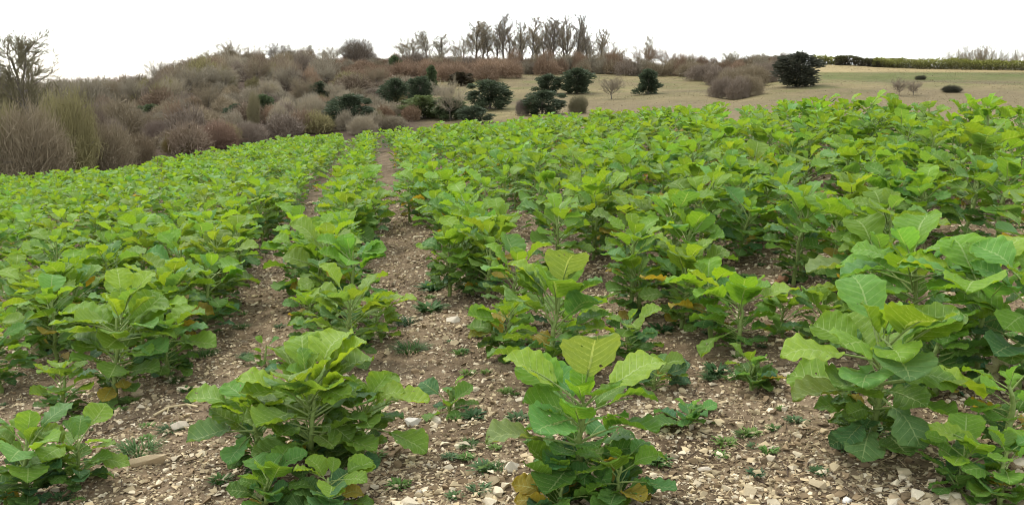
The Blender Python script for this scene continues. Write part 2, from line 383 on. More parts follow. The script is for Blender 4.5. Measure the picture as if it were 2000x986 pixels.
def bare_pool(kind, seeds, scale, twig):
    out = []
    for s in seeds:
        S = grow(s, kind); lev = S[:, 8]
        big = S[lev <= 1].copy(); small = S[lev >= 2].copy()
        big[:, 2] = np.where(big[:, 2] <= .001, -.02, big[:, 2])
        small[:, 6:8] = np.maximum(small[:, 6:8], twig / scale); big[:, 6:8] = np.maximum(big[:, 6:8], 1.6 * twig / scale)
        V, Fc = tubes(big, 6); tm = mk('bare_trunk', V, [Fc], M_bark)
        if kind == 'bush':
            wb = np.percentile(np.hypot(S[:, 3], S[:, 4]), 97); sm = small[np.random.default_rng(s).random(len(small)) < .30].copy(); sm[:, 6:8] *= .55; sm[:, [0, 1, 3, 4]] /= wb
            Va, Fa = tubes(sm, 3); Fa = np.concatenate([Fa[:, [0, 1, 2]], Fa[:, [0, 2, 3]]]); Vb, Fb = dome(s, 9500, .72); V = np.concatenate([Va, Vb]); Fc = np.concatenate([Fa, Fb + len(Va)])
        else: V, Fc = tubes(small, 3)
        cm = mk('bare_crown', V, [Fc], M_twig)
        wid = np.percentile(np.hypot(S[:, 3], S[:, 4]), 97) if kind != 'bush' else 1.0
        out.append((tm, cm, wid, (V, Fc)))
    return out
POOL = dict(round=bare_pool('round', (1, 2, 3), 12, .016), tall=bare_pool('tall', (4, 5, 6, 7), 15, .0095), fine=bare_pool('fine', (8, 9), 10, .013),
            bush=bare_pool('bush', (10, 11, 12, 13), 5, .017))

def evergreen_mesh(seed, shape):
    R = np.random.default_rng(seed); V = []; Fc = []
    nb = 36
    for i in range(nb):
        h = .10 + .84 * (i + R.random() * .8) / nb
        if shape == 'round': rad = .46 * R.uniform(.75, 1.15) * math.sqrt(max(.02, 1 - ((h - .50) / .54) ** 2))
        elif shape == 'cone': rad = .40 * (1.05 - h) ** .8 + .03
        else: rad = .50 * R.uniform(.75, 1.15) * math.sqrt(max(.02, 1 - ((h - .42) / .62) ** 2))
        az = i * 2.4 + R.random() * .8; rr = rad * (.25 + .9 * R.random()); cx, cy = rr * math.cos(az), rr * math.sin(az)
        if h > .85: cx *= .6; cy *= .6
        s = .15 * (.7 + .6 * R.random()) * (1.15 if rad > .3 else .8)
        n = 170; p = R.normal(size=(n, 3)); p /= np.linalg.norm(p, axis=1)[:, None]
        p *= (R.random((n, 1)) ** .5) * np.array([s, s, s * .66]); c = p + np.array([cx, cy, h])
        out = p + np.array([cx, cy, .05]) * .8 + R.normal(size=(n, 3)) * .04; out /= np.linalg.norm(out, axis=1)[:, None]
        side = np.cross(out, R.normal(size=(n, 3))); side /= np.linalg.norm(side, axis=1)[:, None]
        l = .085 * (.3 + R.random((n, 1))); w = .014 * (.6 + .8 * R.random((n, 1)))
        b = len(V) * n * 4
        V.append(np.stack([c - side * w, c + side * w, c + out * l + side * w * .6, c + out * l - side * w * .6], 1).reshape(-1, 3))
        Fc.append(b + np.arange(n * 4).reshape(-1, 4))
    V = np.concatenate(V); V[:, 2] = np.clip(V[:, 2], .02, None); V[:, 2] /= V[:, 2].max()
    cm = mk('evergreen_crown', V, [np.concatenate(Fc)], M_ever, smooth=False)
    S = [(0, 0, -.03, .01, 0, .3, .035, .028), (.01, 0, .3, 0, .01, .62, .028, .018), (0, .01, .62, 0, 0, .9, .018, .006)]
    for i in range(14):
        h = .12 + .055 * i; az = i * 2.4; r = .3 * (1.1 - h); S.append((0, 0, h, r * math.cos(az), r * math.sin(az), h + .08, .012, .004))
    TV, TF = tubes(S, 6)
    return mk('evergreen_trunk', TV, [TF], M_bark), cm
EVER = dict(round=[evergreen_mesh(s, 'round') for s in (1, 2, 3)], cone=[evergreen_mesh(s, 'cone') for s in (4, 5)], low=[evergreen_mesh(s, 'low') for s in (6, 7)])

def vtop_h(u, vt, Y, z): return HC + float(elev(vt)) * Y - z
def bare(name, kind, i, u, vt, Y, wpx, color, label, cat='tree', group=None, rz=None):
    x = float(xfac(u, 170)) * Y; z = terr1(x, Y); H = vtop_h(u, vt, Y, z)
    tm, cm, wid, _ = POOL[kind][i % len(POOL[kind])]
    half = wpx * {'tall': 1.25, 'round': 1.2}.get(kind, 1.0) * Y / F / 2; s = half / wid
    e = empty(name, (x, Y, z - .05), random.uniform(0, 6.28) if rz is None else rz, (s, s, H))
    t = link('trunk' if cat == 'tree' else 'stem', tm, e); c = link('crown', cm, e, color)
    return tag(e, label, cat, group)
def ever(i, shape, u, vt, vb, wpx, color, label, Y=None):
    Y = Y or hill(u, vb); x = float(xfac(u, 170)) * Y; z = terr1(x, Y); H = vtop_h(u, vt, Y, z)
    tm, cm = EVER[shape][i % len(EVER[shape])]; s = wpx * Y / F / 1.0
    e = empty('evergreen_tree', (x, Y, z - .1), random.uniform(0, 6.28), (s, s, H))
    link('trunk', tm, e); link('crown', cm, e, color)
    return tag(e, label, 'tree', 'dark evergreens on the hillside')

GREY = (.275, .235, .16); GB = (.245, .195, .12); OL = (.235, .205, .09); RUST = (.235, .158, .098); PUR = (.215, .168, .122); PALE = (.34, .285, .19)
# near tall tree at the left edge, then the skyline trees left to right
bare('bare_tree', 'fine', 0, 66, 58, 63, 250, (.15, .13, .07), 'tall bare tree with fine twigs above the thicket at the left edge')
sky_t = [
 ('round', 315, 118, 225, 62, GREY, 'small round bare tree alone on the low skyline left of the wooded rise'),
 ('round', 425, 100, 232, 60, GB, 'low bare tree at the left foot of the big domed skyline crown'),
 ('round', 458, 79, 236, 105, GB, 'broad domed bare tree, highest on the left half of the skyline'),
 ('round', 543, 82, 240, 54, (.16, .13, .10), 'dark bare tree standing clear just right of the broad domed one'),
 ('round', 582, 94, 243, 42, GREY, 'small bare tree right of the dark clear-standing one'),
 ('tall', 618, 92, 245, 40, GREY, 'slender bare tree left of the pale wide skyline pair'),
 ('round', 648, 90, 247, 62, GREY, 'wide pale bare tree left of the dense round one on the skyline'),
 ('bush', 700, 76, 248, 78, (.16, .125, .09), 'dense round bare tree at the left of the skyline gap'),
 ('round', 806, 66, 248, 72, GB, 'round bare tree at the right of the skyline gap'),
 ('tall', 838, 62, 250, 48, GREY, 'bare tree with a thin top just right of the round one by the gap'),
 ('tall', 862, 72, 252, 44, GREY, 'low thin bare tree left of the tall skyline grove'),
 ('round', 905, 72, 250, 60, GB, 'spreading bare tree at the left foot of the tall grove'),
 ('tall', 928, 45, 252, 58, GB, 'first tall bare tree of the skyline grove, leaning crown on its left end'),
 ('tall', 955, 50, 256, 42, GREY, 'bare tree close left of the highest narrow tree in the grove'),
 ('tall', 981, 30, 246, 50, (.20, .165, .12), 'highest narrow bare tree at the left of the tall grove'),
 ('tall', 1016, 44, 250, 36, GREY, 'thin bare tree just right of the highest narrow tree'),
 ('tall', 1038, 35, 248, 40, GB, 'slim bare tree in the left middle of the tall grove'),
 ('tall', 1058, 38, 254, 40, GREY, 'slim bare tree at the centre of the tall grove'),
 ('tall', 1080, 36, 246, 46, (.20, .165, .12), 'dark-stemmed bare tree right of the centre of the tall grove'),
 ('tall', 1107, 34, 250, 40, GB, 'bare tree left of the last high pair in the tall grove'),
 ('tall', 1127, 30, 246, 42, (.20, .165, .12), 'last high bare tree at the right of the tall grove'),
 ('tall', 1150, 52, 248, 44, GREY, 'lower bare tree stepping down at the right end of the grove'),
 ('tall', 1172, 60, 250, 44, GB, 'thin bare tree with spiky top near the right end of the grove'),
 ('round', 1196, 84, 246, 58, GB, 'bushy bare tree closing the right end of the grove'),
 ('tall', 1264, 72, 240, 26, PALE, 'thin pale bare tree rising from the rust crown right of the grove'),
 ('round', 1258, 92, 238, 66, RUST, 'rusty brown round tree right of the tall grove'),
 ('round', 1302, 98, 238, 46, RUST, 'small rusty tree right of the thin pale stem'),
 ('round', 1340, 104, 236, 52, RUST, 'low rusty tree left of the skyline dip'),
 ('round', 1424, 101, 236, 42, GREY, 'small pale bare tree alone above the gully thicket'),
 ('round', 1472, 110, 232, 50, RUST, 'rust brown tree left of the big dark yew on the brow'),
 ('round', 1512, 116, 230, 46, OL, 'olive tree touching the left side of the big dark yew'),
 ('round', 1790, 114, 345, 40, GREY, 'faint low tree at the left end of the far right treeline'),
 ('round', 1846, 104, 345, 44, GREY, 'small grey tree left of the tallest one on the far right treeline'),
 ('round', 1872, 98, 345, 44, GREY, 'grey bare tree beside the tallest one on the far right treeline'),
 ('round', 1900, 90, 345, 56, GB, 'tallest grey bare tree beyond the hedge at the far right'),
 ('round', 1932, 92, 345, 52, GREY, 'grey bare tree just right of the tallest beyond the hedge'),
 ('round', 1962, 106, 345, 34, GREY, 'low grey tree in the gap of the far right treeline'),
 ('round', 1986, 100, 345, 44, GB, 'grey bare tree last at the right edge beyond the hedge'),
]
for i, (k, u, vt, Y, w, c, lab) in enumerate(sky_t):
    bare('bare_tree', k, i, u, vt - (7 if k == 'tall' else 4), Y, w, c, lab, 'tree', 'bare trees on the skyline')
ox = ['first', 'second', 'third', 'fourth', 'fifth', 'sixth', 'seventh', 'eighth', 'ninth', 'tenth', 'eleventh', 'twelfth', 'thirteenth']
for i in range(9):
    bare('bare_tree', 'tall', i + 2, 945 + i * 26, 42 + (i * 29) % 24 + max(0, i - 6) * 10, 258, 40, [GREY, GB, PUR][i % 3], ox[i] + ' from the left in the back rank of the tall bare grove', 'tree', 'back rank of the tall grove')
for i, (u, vt, vb, w, c) in enumerate([(165, 150, 235, 60, GREY), (205, 152, 225, 54, GB), (262, 150, 215, 60, GREY), (340, 150, 215, 50, PALE), (372, 128, 195, 60, GREY), (405, 160, 225, 54, GB), (440, 130, 185, 60, GREY),
   (505, 112, 170, 56, GB), (520, 150, 205, 46, PALE), (560, 130, 185, 50, GREY), (590, 150, 205, 46, GB), (640, 125, 170, 50, GREY), (655, 160, 205, 40, PALE), (735, 130, 175, 44, GB)]):
    bare('bare_tree', 'round', i, u, vt, hill(u, vb), w, c, '%s small bare tree from the left rising out of the brown scrub' % (ox + ['fourteenth'])[i], 'tree', 'small trees within the scrub')
# lone small trees on the slope
bare('bare_tree', 'round', 0, 878, 156, hill(878, 237), 58, PALE, 'pale leafless tree with bright stem in front of the dark evergreens')
bare('bare_tree', 'round', 1, 1195, 150, hill(1195, 194), 46, (.22, .18, .12), 'small thin bare tree alone on the tan slope between two yews')
bare('bare_tree', 'round', 2, 1757, 152, hill(1757, 187), 30, PUR, 'small leaning bare tree on the brown slope at the right')
for u, vt, vb, w, c, lab in [
 (1785, 158, 187, 32, PUR, 'small bare bush right of the leaning tree on the brown slope'),
 (1860, 166, 181, 44, (.05, .05, .03), 'low dark bush alone on the brown slope at the right'),
 (1797, 147, 156, 24, (.06, .06, .035), 'tiny dark bush high on the slope below the hedge'),
 (1131, 186, 222, 44, (.13, .115, .06), 'round olive bush on the tan slope just above the crop'),
 (1022, 192, 226, 34, (.19, .155, .12), 'grey twiggy bush left of the lower pair of dark yews'),
 (612, 185, 245, 78, PALE, 'pale dome-shaped bush between two dark yews'),
 (540, 205, 250, 52, PALE, 'small pale feathery bush left of the pale dome'),
 (492, 180, 245, 34, (.22, .19, .10), 'upright pale olive bush beside the small dark yew'),
 (345, 252, 300, 72, (.16, .12, .04), 'olive yellow bush low behind the crop edge at the left'),
 (420, 235, 290, 100, (.23, .15, .10), 'wide pinkish brown bush above the crop edge at the left'),
 (310, 235, 285, 90, (.21, .16, .12), 'grey brown bush behind the olive yellow one'),
 (705, 225, 262, 60, PALE, 'pale straw bush just above the crop right of the dark yew'),
 (765, 225, 255, 70, (.24, .20, .13), 'pale straw bush above the crop in the middle'),
 (480, 238, 280, 70, PUR, 'purplish brown bush above the crop edge right of the pinkish one')]:
    bare('bush', 'round' if u == 1785 else 'bush', int(u), u, vt, hill(u, vb), w, c, lab, 'bush', 'single bushes on the slope')
for i, (u, vt, vb, w, c, lab) in enumerate([
 (40, 205, 372, 180, GB, 'dense brown thicket bush at the far left edge behind the crop'),
 (118, 175, 350, 150, OL, 'olive brown thicket bush under the tall tree'),
 (-40, 190, 372, 150, OL, 'olive thicket bush cut by the left edge of the view'),
 (190, 235, 340, 130, GB, 'brown thicket bush right of the tall tree above the crop'),
 (255, 262, 325, 110, (.18, .135, .08), 'low tawny thicket bush above the crop edge'),
 (20, 165, 330, 120, (.15, .13, .075), 'olive thicket bush behind the far left one'),
 (150, 190, 320, 120, (.16, .12, .085), 'brown thicket bush at the right foot of the tall tree')]):
    bare('thicket_bush', 'bush', i, u, vt, max(54, hill(u, vb)), w, c, lab, 'bush', 'thicket bushes at the left behind the crop')
for i, (du, vt, vb, w) in enumerate([(-82, 122, 150, 70), (-55, 124, 158, 76), (-24, 128, 168, 76), (4, 132, 180, 76), (12, 150, 194, 66), (-20, 150, 192, 56), (36, 126, 174, 74), (62, 122, 162, 72), (90, 118, 152, 66), (36, 146, 188, 56)]):
    bare('gully_bush', 'bush', i, 1430 + du, vt, hill(1430 + du, vb), w, PUR if i % 3 else GB,
         ['leftmost bush on the upper rim', 'second bush from the left', 'left-hand middle bush', 'centre back bush', 'lowest bush at the tip', 'low left bush near the tip', 'right-hand middle bush', 'second bush from the right', 'rightmost bush on the upper rim', 'low right bush near the tip'][i] + ' of the V-shaped gully thicket', 'bush', 'bushes in the gully thicket')
o2 = ['first', 'second', 'third', 'fourth', 'fifth', 'sixth', 'seventh', 'eighth', 'ninth', 'tenth', 'eleventh', 'twelfth']
for i, u in enumerate(range(1005, 1235, 21)):
    bare('understorey_bush', 'bush', i, u, 98 + (i * 37) % 22, 236, 46, [RUST, PUR, GB][i % 3],
         o2[i] + ' brown bush from the left under the tall skyline grove', 'bush', 'understorey bushes under the tall grove')

DK = (.070, .090, .048); DG = (.082, .108, .046); LG = (.12, .15, .05)
for i, (sh, u, vt, vb, w, c, lab) in enumerate([
 ('round', 625, 156, 201, 48, DK, 'small round dark yew in the brown scrub, highest of the left yews'),
 ('low', 680, 178, 248, 80, DK, 'large ragged dark yew nearest the crop left of centre'),
 ('round', 460, 199, 240, 46, DK, 'small dark yew leftmost among the brown scrub'),
 ('low', 515, 180, 232, 40, DG, 'dark ivy-green bush behind the pale feathery bush'),
 ('low', 290, 200, 236, 44, DG, 'dark evergreen patch in the scrub at the left'),
 ('round', 772, 148, 214, 58, DK, 'tall oval dark yew at the left of the central evergreens'),
 ('round', 820, 145, 198, 50, DK, 'round dark yew just right of the tall oval one'),
 ('cone', 843, 124, 180, 32, DG, 'narrow pointed dark conifer behind the central yews'),
 ('low', 828, 182, 230, 78, LG, 'broad lighter green evergreen left of the pale leafless tree'),
 ('low', 880, 186, 234, 60, DG, 'dark evergreen right behind the pale leafless tree'),
 ('low', 925, 203, 240, 56, DK, 'low dark evergreen just above the crop right of the pale tree'),
 ('low', 957, 151, 214, 76, DK, 'wide spiky dark yew on the tan slope right of the pale tree'),
 ('round', 1070, 141, 184, 50, DK, 'upper dark yew of the touching pair on the tan slope'),
 ('low', 1060, 172, 224, 72, DK, 'lower dark yew of the touching pair just above the crop'),
 ('round', 1128, 129, 183, 64, DK, 'dark bushy yew right of the touching pair at the top of the slope'),
 ('cone', 1266, 131, 184, 56, DK, 'lone dark tapering yew on the right part of the tan slope'),
 ('round', 1555, 96, 170, 84, (.066, .068, .044), 'big dark yew standing against the sky on the right brow'),
 ('round', 772, 105, 150, 26, DG, 'small dark ivy-clad crown on the skyline gap'),
 ('low', 900, 138, 168, 40, (.05, .04, .02), 'dark brownish evergreen below the left of the tall grove')]):
    ever(i, sh, u, vt, vb, w, c, lab)

# the scrub that reads as one mass over the left of the hill
def merged(name, items, m):
    V = []; Fc = []; C = []; b = 0
    for (v, f), M, c in items:
        V.append(v @ np.array(M.to_3x3()).T + np.array(M.translation)); Fc.append(f + b); b += len(v); C.append(np.tile(c, (len(v), 1)))
    return mk(name, np.concatenate(V), [np.concatenate(Fc)], m, vcol=np.concatenate(C))
items = []
R = random.Random(5); lite = []
for k in range(8): lite.append((*dome(60 + k, 2300, 1.8), 1.0))
for q in range(138):                                           # fringe along the skyline
    u = 340 + q * 8.7 + R.uniform(-6, 6); Y = float(np.interp(u, HL[:, 0], HL[:, 3])) + R.uniform(-20, -2); x = float(xfac(u, 170)) * Y; z = terr1(x, Y)
    vv, ff, wid = lite[q % 8]; s = R.uniform(2.2, 3.4) / wid; H = R.uniform(2.4, 4.6) * (.75 if u < 760 else (1.15 if u < 1230 else 1.05))
    items.append(((vv, ff), Matrix.Translation((x, Y, z - .1)) @ Matrix.Rotation(R.uniform(0, 6.28), 4, 'Z') @ Matrix.Diagonal((s, s, H, 1)), np.array(R.choice([RUST if u > 680 else GREY, GB, PUR, GREY])) * R.uniform(.75, 1.05)))
for q in range(46):
    u = R.uniform(520, 850); vb = R.uniform(205, 268) - max(0, u - 640) * .06; Y = hill(u, vb); x = float(xfac(u, 170)) * Y; z = terr1(x, Y)
    vv, ff, wid = lite[q % 8]; s = R.uniform(1.2, 2.4) / wid; H = R.uniform(1.3, 2.6)
    items.append(((vv, ff), Matrix.Translation((x, Y, z - .1)) @ Matrix.Rotation(R.uniform(0, 6.28), 4, 'Z') @ Matrix.Diagonal((s, s, H, 1)), np.array(R.choice([PALE, PALE, GREY, OL, (.26, .17, .10)])) * R.uniform(.7, 1.1)))
KEEP = [(u_, hill(u_, v_), w_) for u_, v_, w_ in ((625, 201, 48), (680, 248, 80), (460, 240, 46), (515, 232, 40), (290, 236, 44), (772, 214, 58), (820, 198, 50), (843, 180, 32), (612, 245, 78), (540, 250, 52), (492, 245, 34), (828, 230, 78),
        (165, 235, 40), (262, 215, 40), (372, 195, 40), (440, 185, 40), (505, 170, 40), (560, 185, 40), (590, 205, 36), (640, 170, 40), (735, 175, 40))]
cnt = 0
while cnt < 520:
    u = R.uniform(-120, 1010); f = R.random() ** .8
    yn = float(np.interp(u, HL[:, 0], HL[:, 1])) + 6; yc = float(np.interp(u, HL[:, 0], HL[:, 3])) + 10
    Y = yn + (yc - yn) * f; x = float(xfac(u, 170)) * Y; z = terr1(x, Y)
    v = 493 - F * math.tan(math.atan((z - HC) / Y) + PITCH)
    if u > 640 and v > 228 - (u - 640) * .19: continue          # open grass on the right
    if u > 880 and v > 160: continue
    H = R.uniform(2.8, 5.6) * (1.0 if Y > 90 else .75); W = H * R.uniform(.55, .9)
    H *= .72 if u > 640 else 1.15
    if any(Yk - 60 < Y < Yk + 1.5 and abs(u - uk) < wk * .45 + .55 * W * F / Y for uk, Yk, wk in KEEP): H *= .45; W *= .6   # only low growth in front of standing trees
    if 640 < u < 1010 and v < 172: c = np.array(RUST) * R.uniform(.7, 1.15)
    else: c = np.array(R.choice([GREY, GREY, GB, GB, OL, PUR, (.22, .165, .11), (.25, .175, .11), (.28, .235, .16)])) * R.uniform(.75, 1.2)
    vv, ff, wid = lite[cnt % 8]; s = W / wid
    items.append(((vv, ff), Matrix.Translation((x, Y, z - .1)) @ Matrix.Rotation(R.uniform(0, 6.28), 4, 'Z') @ Matrix.Diagonal((s, s, H, 1)), c)); cnt += 1
tag(link('scrub', merged('scrub', items, M_twig_a)), 'brown leafless scrub covering the left of the hillside', 'scrub', kind='stuff')

# hedges on the right brow
def hedge(pts, depth, n, c0, c1, label, seed):
    """pts: (u, Y, vtop)"""
    R = np.random.default_rng(seed); P = np.array(pts, float)
    t = R.random(n) * (len(P) - 1); i = np.minimum(t.astype(int), len(P) - 2); f = (t - i)[:, None]
    q = P[i] * (1 - f) + P[i + 1] * f; Y = q[:, 1] + R.random(n) * depth; x = xfac(q[:, 0], 170) * Y; z = terr(x, Y)
    H = (HC + elev(q[:, 2]) * q[:, 1] - terr(xfac(q[:, 0], 170) * q[:, 1], q[:, 1])) * (.82 + .4 * vnoise(x * .35, Y * .35, seed))
    h = R.random(n) ** .85; ctr = np.stack([x, Y, z + H * h * .95 - .15], 1)
    d = R.normal(size=(n, 3)) + np.array([0, -.3, .8]); d /= np.linalg.norm(d, axis=1)[:, None]; s = np.cross(d, R.normal(size=(n, 3))); s /= np.linalg.norm(s, axis=1)[:, None]
    l = .42 * (.5 + R.random((n, 1))); w = .13 * (.5 + R.random((n, 1)))
    V = np.stack([ctr - s * w, ctr + s * w, ctr + d * l + s * w * .5, ctr + d * l - s * w * .5], 1)
    C = np.repeat((np.array(c0) + (np.array(c1) - np.array(c0)) * (h[:, None] ** 1.5)) * (.7 + .6 * R.random((n, 1))), 4, 0)  # darker low down: shade and brown stems put into the foliage colour
    org = np.array([x.mean(), Y.mean(), z.mean()])
    e = empty('hedge', org)
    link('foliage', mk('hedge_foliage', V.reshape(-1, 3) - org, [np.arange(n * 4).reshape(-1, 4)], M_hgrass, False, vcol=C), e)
    S = []
    for k in range(60):
        tk = k / 60 * (len(P) - 1); ik = int(tk); fk = tk - ik; qq = P[ik] * (1 - fk) + P[min(ik + 1, len(P) - 1)] * fk
        yy = qq[1] + depth * .4; xx = float(xfac(qq[0], 170)) * yy; zz = terr1(xx, yy); S.append((xx, yy, zz - .1, xx + .1, yy, zz + 1.4, .06, .02))
    S = np.array(S); S[:, :3] -= org; S[:, 3:6] -= org; a, b = tubes(S, 4); link('stem', mk('hedge_stem', a, [b], M_bark), e)
    tag(e, label, 'hedge')
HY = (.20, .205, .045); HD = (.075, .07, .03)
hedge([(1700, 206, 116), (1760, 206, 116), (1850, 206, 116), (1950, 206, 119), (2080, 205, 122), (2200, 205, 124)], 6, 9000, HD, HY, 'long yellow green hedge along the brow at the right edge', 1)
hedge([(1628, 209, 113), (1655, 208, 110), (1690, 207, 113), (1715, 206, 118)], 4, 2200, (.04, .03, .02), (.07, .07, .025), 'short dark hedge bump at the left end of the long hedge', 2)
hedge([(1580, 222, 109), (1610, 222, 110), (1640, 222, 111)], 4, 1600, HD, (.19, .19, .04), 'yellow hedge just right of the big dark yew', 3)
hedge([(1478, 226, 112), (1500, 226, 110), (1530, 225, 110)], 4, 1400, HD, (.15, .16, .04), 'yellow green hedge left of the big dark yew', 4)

# rough dead grass standing on the slope
n = 22000; ug = rng.uniform(860, 2150, n); yn = np.interp(ug, HL[:, 0], HL[:, 1]); yc = np.interp(ug, HL[:, 0], HL[:, 3])
Yq = yn + (yc - yn) * rng.random(n) ** .8; xq = xfac(ug, 170) * Yq; zq = terr(xq, Yq); nn = fbm(xq, Yq, .08, 51)
keep = rng.random(n) < (nn * 1.5 - .25); xq, Yq, zq, nn = xq[keep], Yq[keep], zq[keep], nn[keep]; n = len(xq)
h = .06 + .16 * rng.random(n) * nn; a = rng.random(n) * 6.28; w = .03 + .05 * rng.random(n)
V = np.stack([np.stack([xq - w * np.cos(a), Yq - w * np.sin(a), zq - .08], 1), np.stack([xq + w * np.cos(a), Yq + w * np.sin(a), zq - .08], 1),
              np.stack([xq + rng.normal(size=n) * .15, Yq + rng.normal(size=n) * .15, zq + h], 1)], 1)
C = np.repeat(np.array([.20, .155, .09]) * (.6 + .7 * rng.random((n, 1))), 3, 0)
tag(link('rough_grass', mk('rough_grass', V.reshape(-1, 3), [np.arange(n * 3).reshape(-1, 3)], M_hgrass, vcol=C)), 'dead rough grass on the hillside', 'grass', kind='stuff')

# ------------------------------------------------------------------ crop: leaf meshes
def leaf_geo(seed, kind, nu, nv, pn):
    """leaf along +x, petiole from the origin; blade length 1. returns verts, faces, mat index, uv"""
    R = np.random.default_rng(seed)
    pet, hw, bend, cup = dict(big=(.70, .50, -.62, .24), long=(.70, .43, -.6, .20), lyrate=(.48, .41, -.8, .14), young=(.30, .40, -.55, .34), dry=(.4, .30, -1.6, .5))[kind]
    hw *= R.uniform(.88, 1.14); bend *= R.uniform(.7, 1.3); cup += R.uniform(-.10, .12); tot = pet + 1
    ph = R.uniform(0, 6.28, 8); asym = R.uniform(-.08, .08)
    ms = np.linspace(0, 1, 60); th = bend * ms ** 1.5
    mx = np.concatenate([[0], np.cumsum(np.cos(th))[:-1]]) * tot / 60; mz = np.concatenate([[0], np.cumsum(np.sin(th))[:-1]]) * tot / 60
    t = (1 - np.cos(np.pi * np.linspace(0, 1, nu + 1))) / 2; t = .65 * t + .35 * np.linspace(0, 1, nu + 1); s = np.linspace(-1, 1, nv + 1); hi = 1.0 if nu > 10 else 0.0
    se = lambda q, p: np.clip(1 - np.abs(2 * np.clip(q, 0, 1) ** p - 1) ** 2.05, 0, 1) ** .5
    if kind == 'big': w = se(t, 1.10)
    elif kind in ('long', 'young'): w = se(t, 1.22) * np.clip(t / .3, 0, 1) ** .35
    elif kind == 'dry': w = np.sin(np.pi * np.clip(t * .95 + .03, 0, 1)) ** .7
    else:
        w = se((t - .26) / .74, 1.15) * (t > .26)
        w = np.maximum(w, .50 * np.abs(np.sin(np.pi * np.clip(t / .36, 0, 1) * 1.0)) ** .7 * (t < .36)); w = np.maximum(w, .10)
    w = np.maximum(w, .02) * hw
    T, S = np.meshgrid(t, s, indexing='ij'); Wd = np.tile(w[:, None], (1, nv + 1))
    sg = np.sign(S)
    lob = 1.5 if kind == 'lyrate' else 1.0
    tooth = 1 + (hi * .026 * np.sin(T * 46 + ph[0] + sg) + hi * lob * .016 * np.sin(T * 26 + ph[1] + 2 * sg) + lob * .016 * np.sin(T * 11 + ph[2] * sg)) * np.abs(S) ** 3
    Y = S * Wd * tooth * (1 + asym * sg)
    Tx = T + .05 * np.abs(S) ** 2 * np.sin(T * 5) - .07 * np.abs(S) ** 1.5 * (1 - T) * (kind == 'big')          # heart-shaped shoulders
    pos = (pet + Tx) / tot; xm = np.interp(pos, ms, mx); zm = np.interp(pos, ms, mz); tm = np.interp(pos, ms, th)
    vein = np.abs(((T * 7 - np.abs(S) * 1.7) % 1) - .5) * 2                                                      # 1 on a side vein
    n = cup * np.abs(S) ** 1.6 * Wd * 1.3 + (hi * .044 * (1 - vein) * (1 - np.abs(S) ** 4)) * (.4 + w[:, None])
    n = n + np.abs(S) ** 2 * (.018 * np.sin(T * 12 + ph[3] * sg) + hi * .030 * np.sin(T * 25 + ph[4] + sg)) * (1 if kind != 'dry' else 2.4)
    n = n + .035 * np.sin(S * 2 + T * 4 + ph[5]) + .03 * np.sin(T * 6 + ph[6])
    if kind == 'dry': n = n + .10 * np.sin(S * 5 + ph[7]) + .07 * np.sin(T * 17 + S * 4 + ph[2]); Y = Y * .75
    n = n - .012 * (np.abs(S) < .01)
    V = np.stack([xm - np.sin(tm) * n, Y, zm + np.cos(tm) * n], -1).reshape(-1, 3)
    Fq = grid_faces(nu + 1, nv + 1); uv = np.stack([T, S], -1).reshape(-1, 2)
    # petiole running into the midrib
    k = 6 if pn > 3 else 1; pt = np.linspace(0, pet + .45, k + 1); px = np.interp(pt / tot, ms, mx); pz = np.interp(pt / tot, ms, mz) - .008
    rad = np.linspace(.027, .009, k + 1); seg = [(px[i], 0, pz[i], px[i + 1], 0, pz[i + 1], rad[i], rad[i + 1]) for i in range(k)]
    PV, PF = tubes(seg, pn); b = len(V)
    V = np.concatenate([V, PV]); uv = np.concatenate([uv, np.zeros((len(PV), 2))])
    return V, Fq, PF + b, uv

KINDS = {'big': 7, 'long': 6, 'lyrate': 7, 'young': 5, 'dry': 4}
LEAF = {}; LEAF_LO = {}
for k, c in KINDS.items():
    LEAF[k] = []; LEAF_LO[k] = []
    for i in range(c):
        V, a, b, uv = leaf_geo(100 * len(k) + i, k, 30, 12, 5)
        LEAF[k].append(mk('leaf_' + k, V, [a, b], [M_dry if k == 'dry' else M_leaf, M_stem], midx=[0] * len(a) + [1] * len(b), uv=uv))
        LEAF_LO[k].append(leaf_geo(100 * len(k) + i, k, 6, 4, 3))
STEM = []
for i in range(5):
    R_ = random.Random(i); p = [0, 0]; S = []; q = (0, 0, -.05)
    for j in range(8):
        nx = (p[0] + R_.uniform(-.012, .012), p[1] + R_.uniform(-.012, .012)); nq = (nx[0], nx[1], (j + 1) / 8); S.append((*q, *nq, .0165 - .0012 * j, .0165 - .0012 * (j + 1))); q = nq; p = nx
    S2 = list(S)
    for j in range(2, 7):                                  # leaf scars: little collars on the stem
        z = j / 8 + .03; S2.append((S[j][0], S[j][1], z, S[j][0], S[j][1], z + .012, .0175 - .0011 * j, .0185 - .0011 * j))
    STEM.append(mk('stem', *(lambda r: (r[0], [r[1]]))(tubes(S2, 8)), M_stem))

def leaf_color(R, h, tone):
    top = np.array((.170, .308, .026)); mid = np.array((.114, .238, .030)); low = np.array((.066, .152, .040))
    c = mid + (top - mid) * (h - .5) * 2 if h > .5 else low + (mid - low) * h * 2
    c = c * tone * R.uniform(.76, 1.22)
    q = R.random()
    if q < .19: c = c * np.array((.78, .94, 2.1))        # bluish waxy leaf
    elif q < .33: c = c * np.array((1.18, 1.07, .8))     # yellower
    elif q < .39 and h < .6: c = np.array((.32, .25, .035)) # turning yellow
    return tuple(float(v) for v in c)

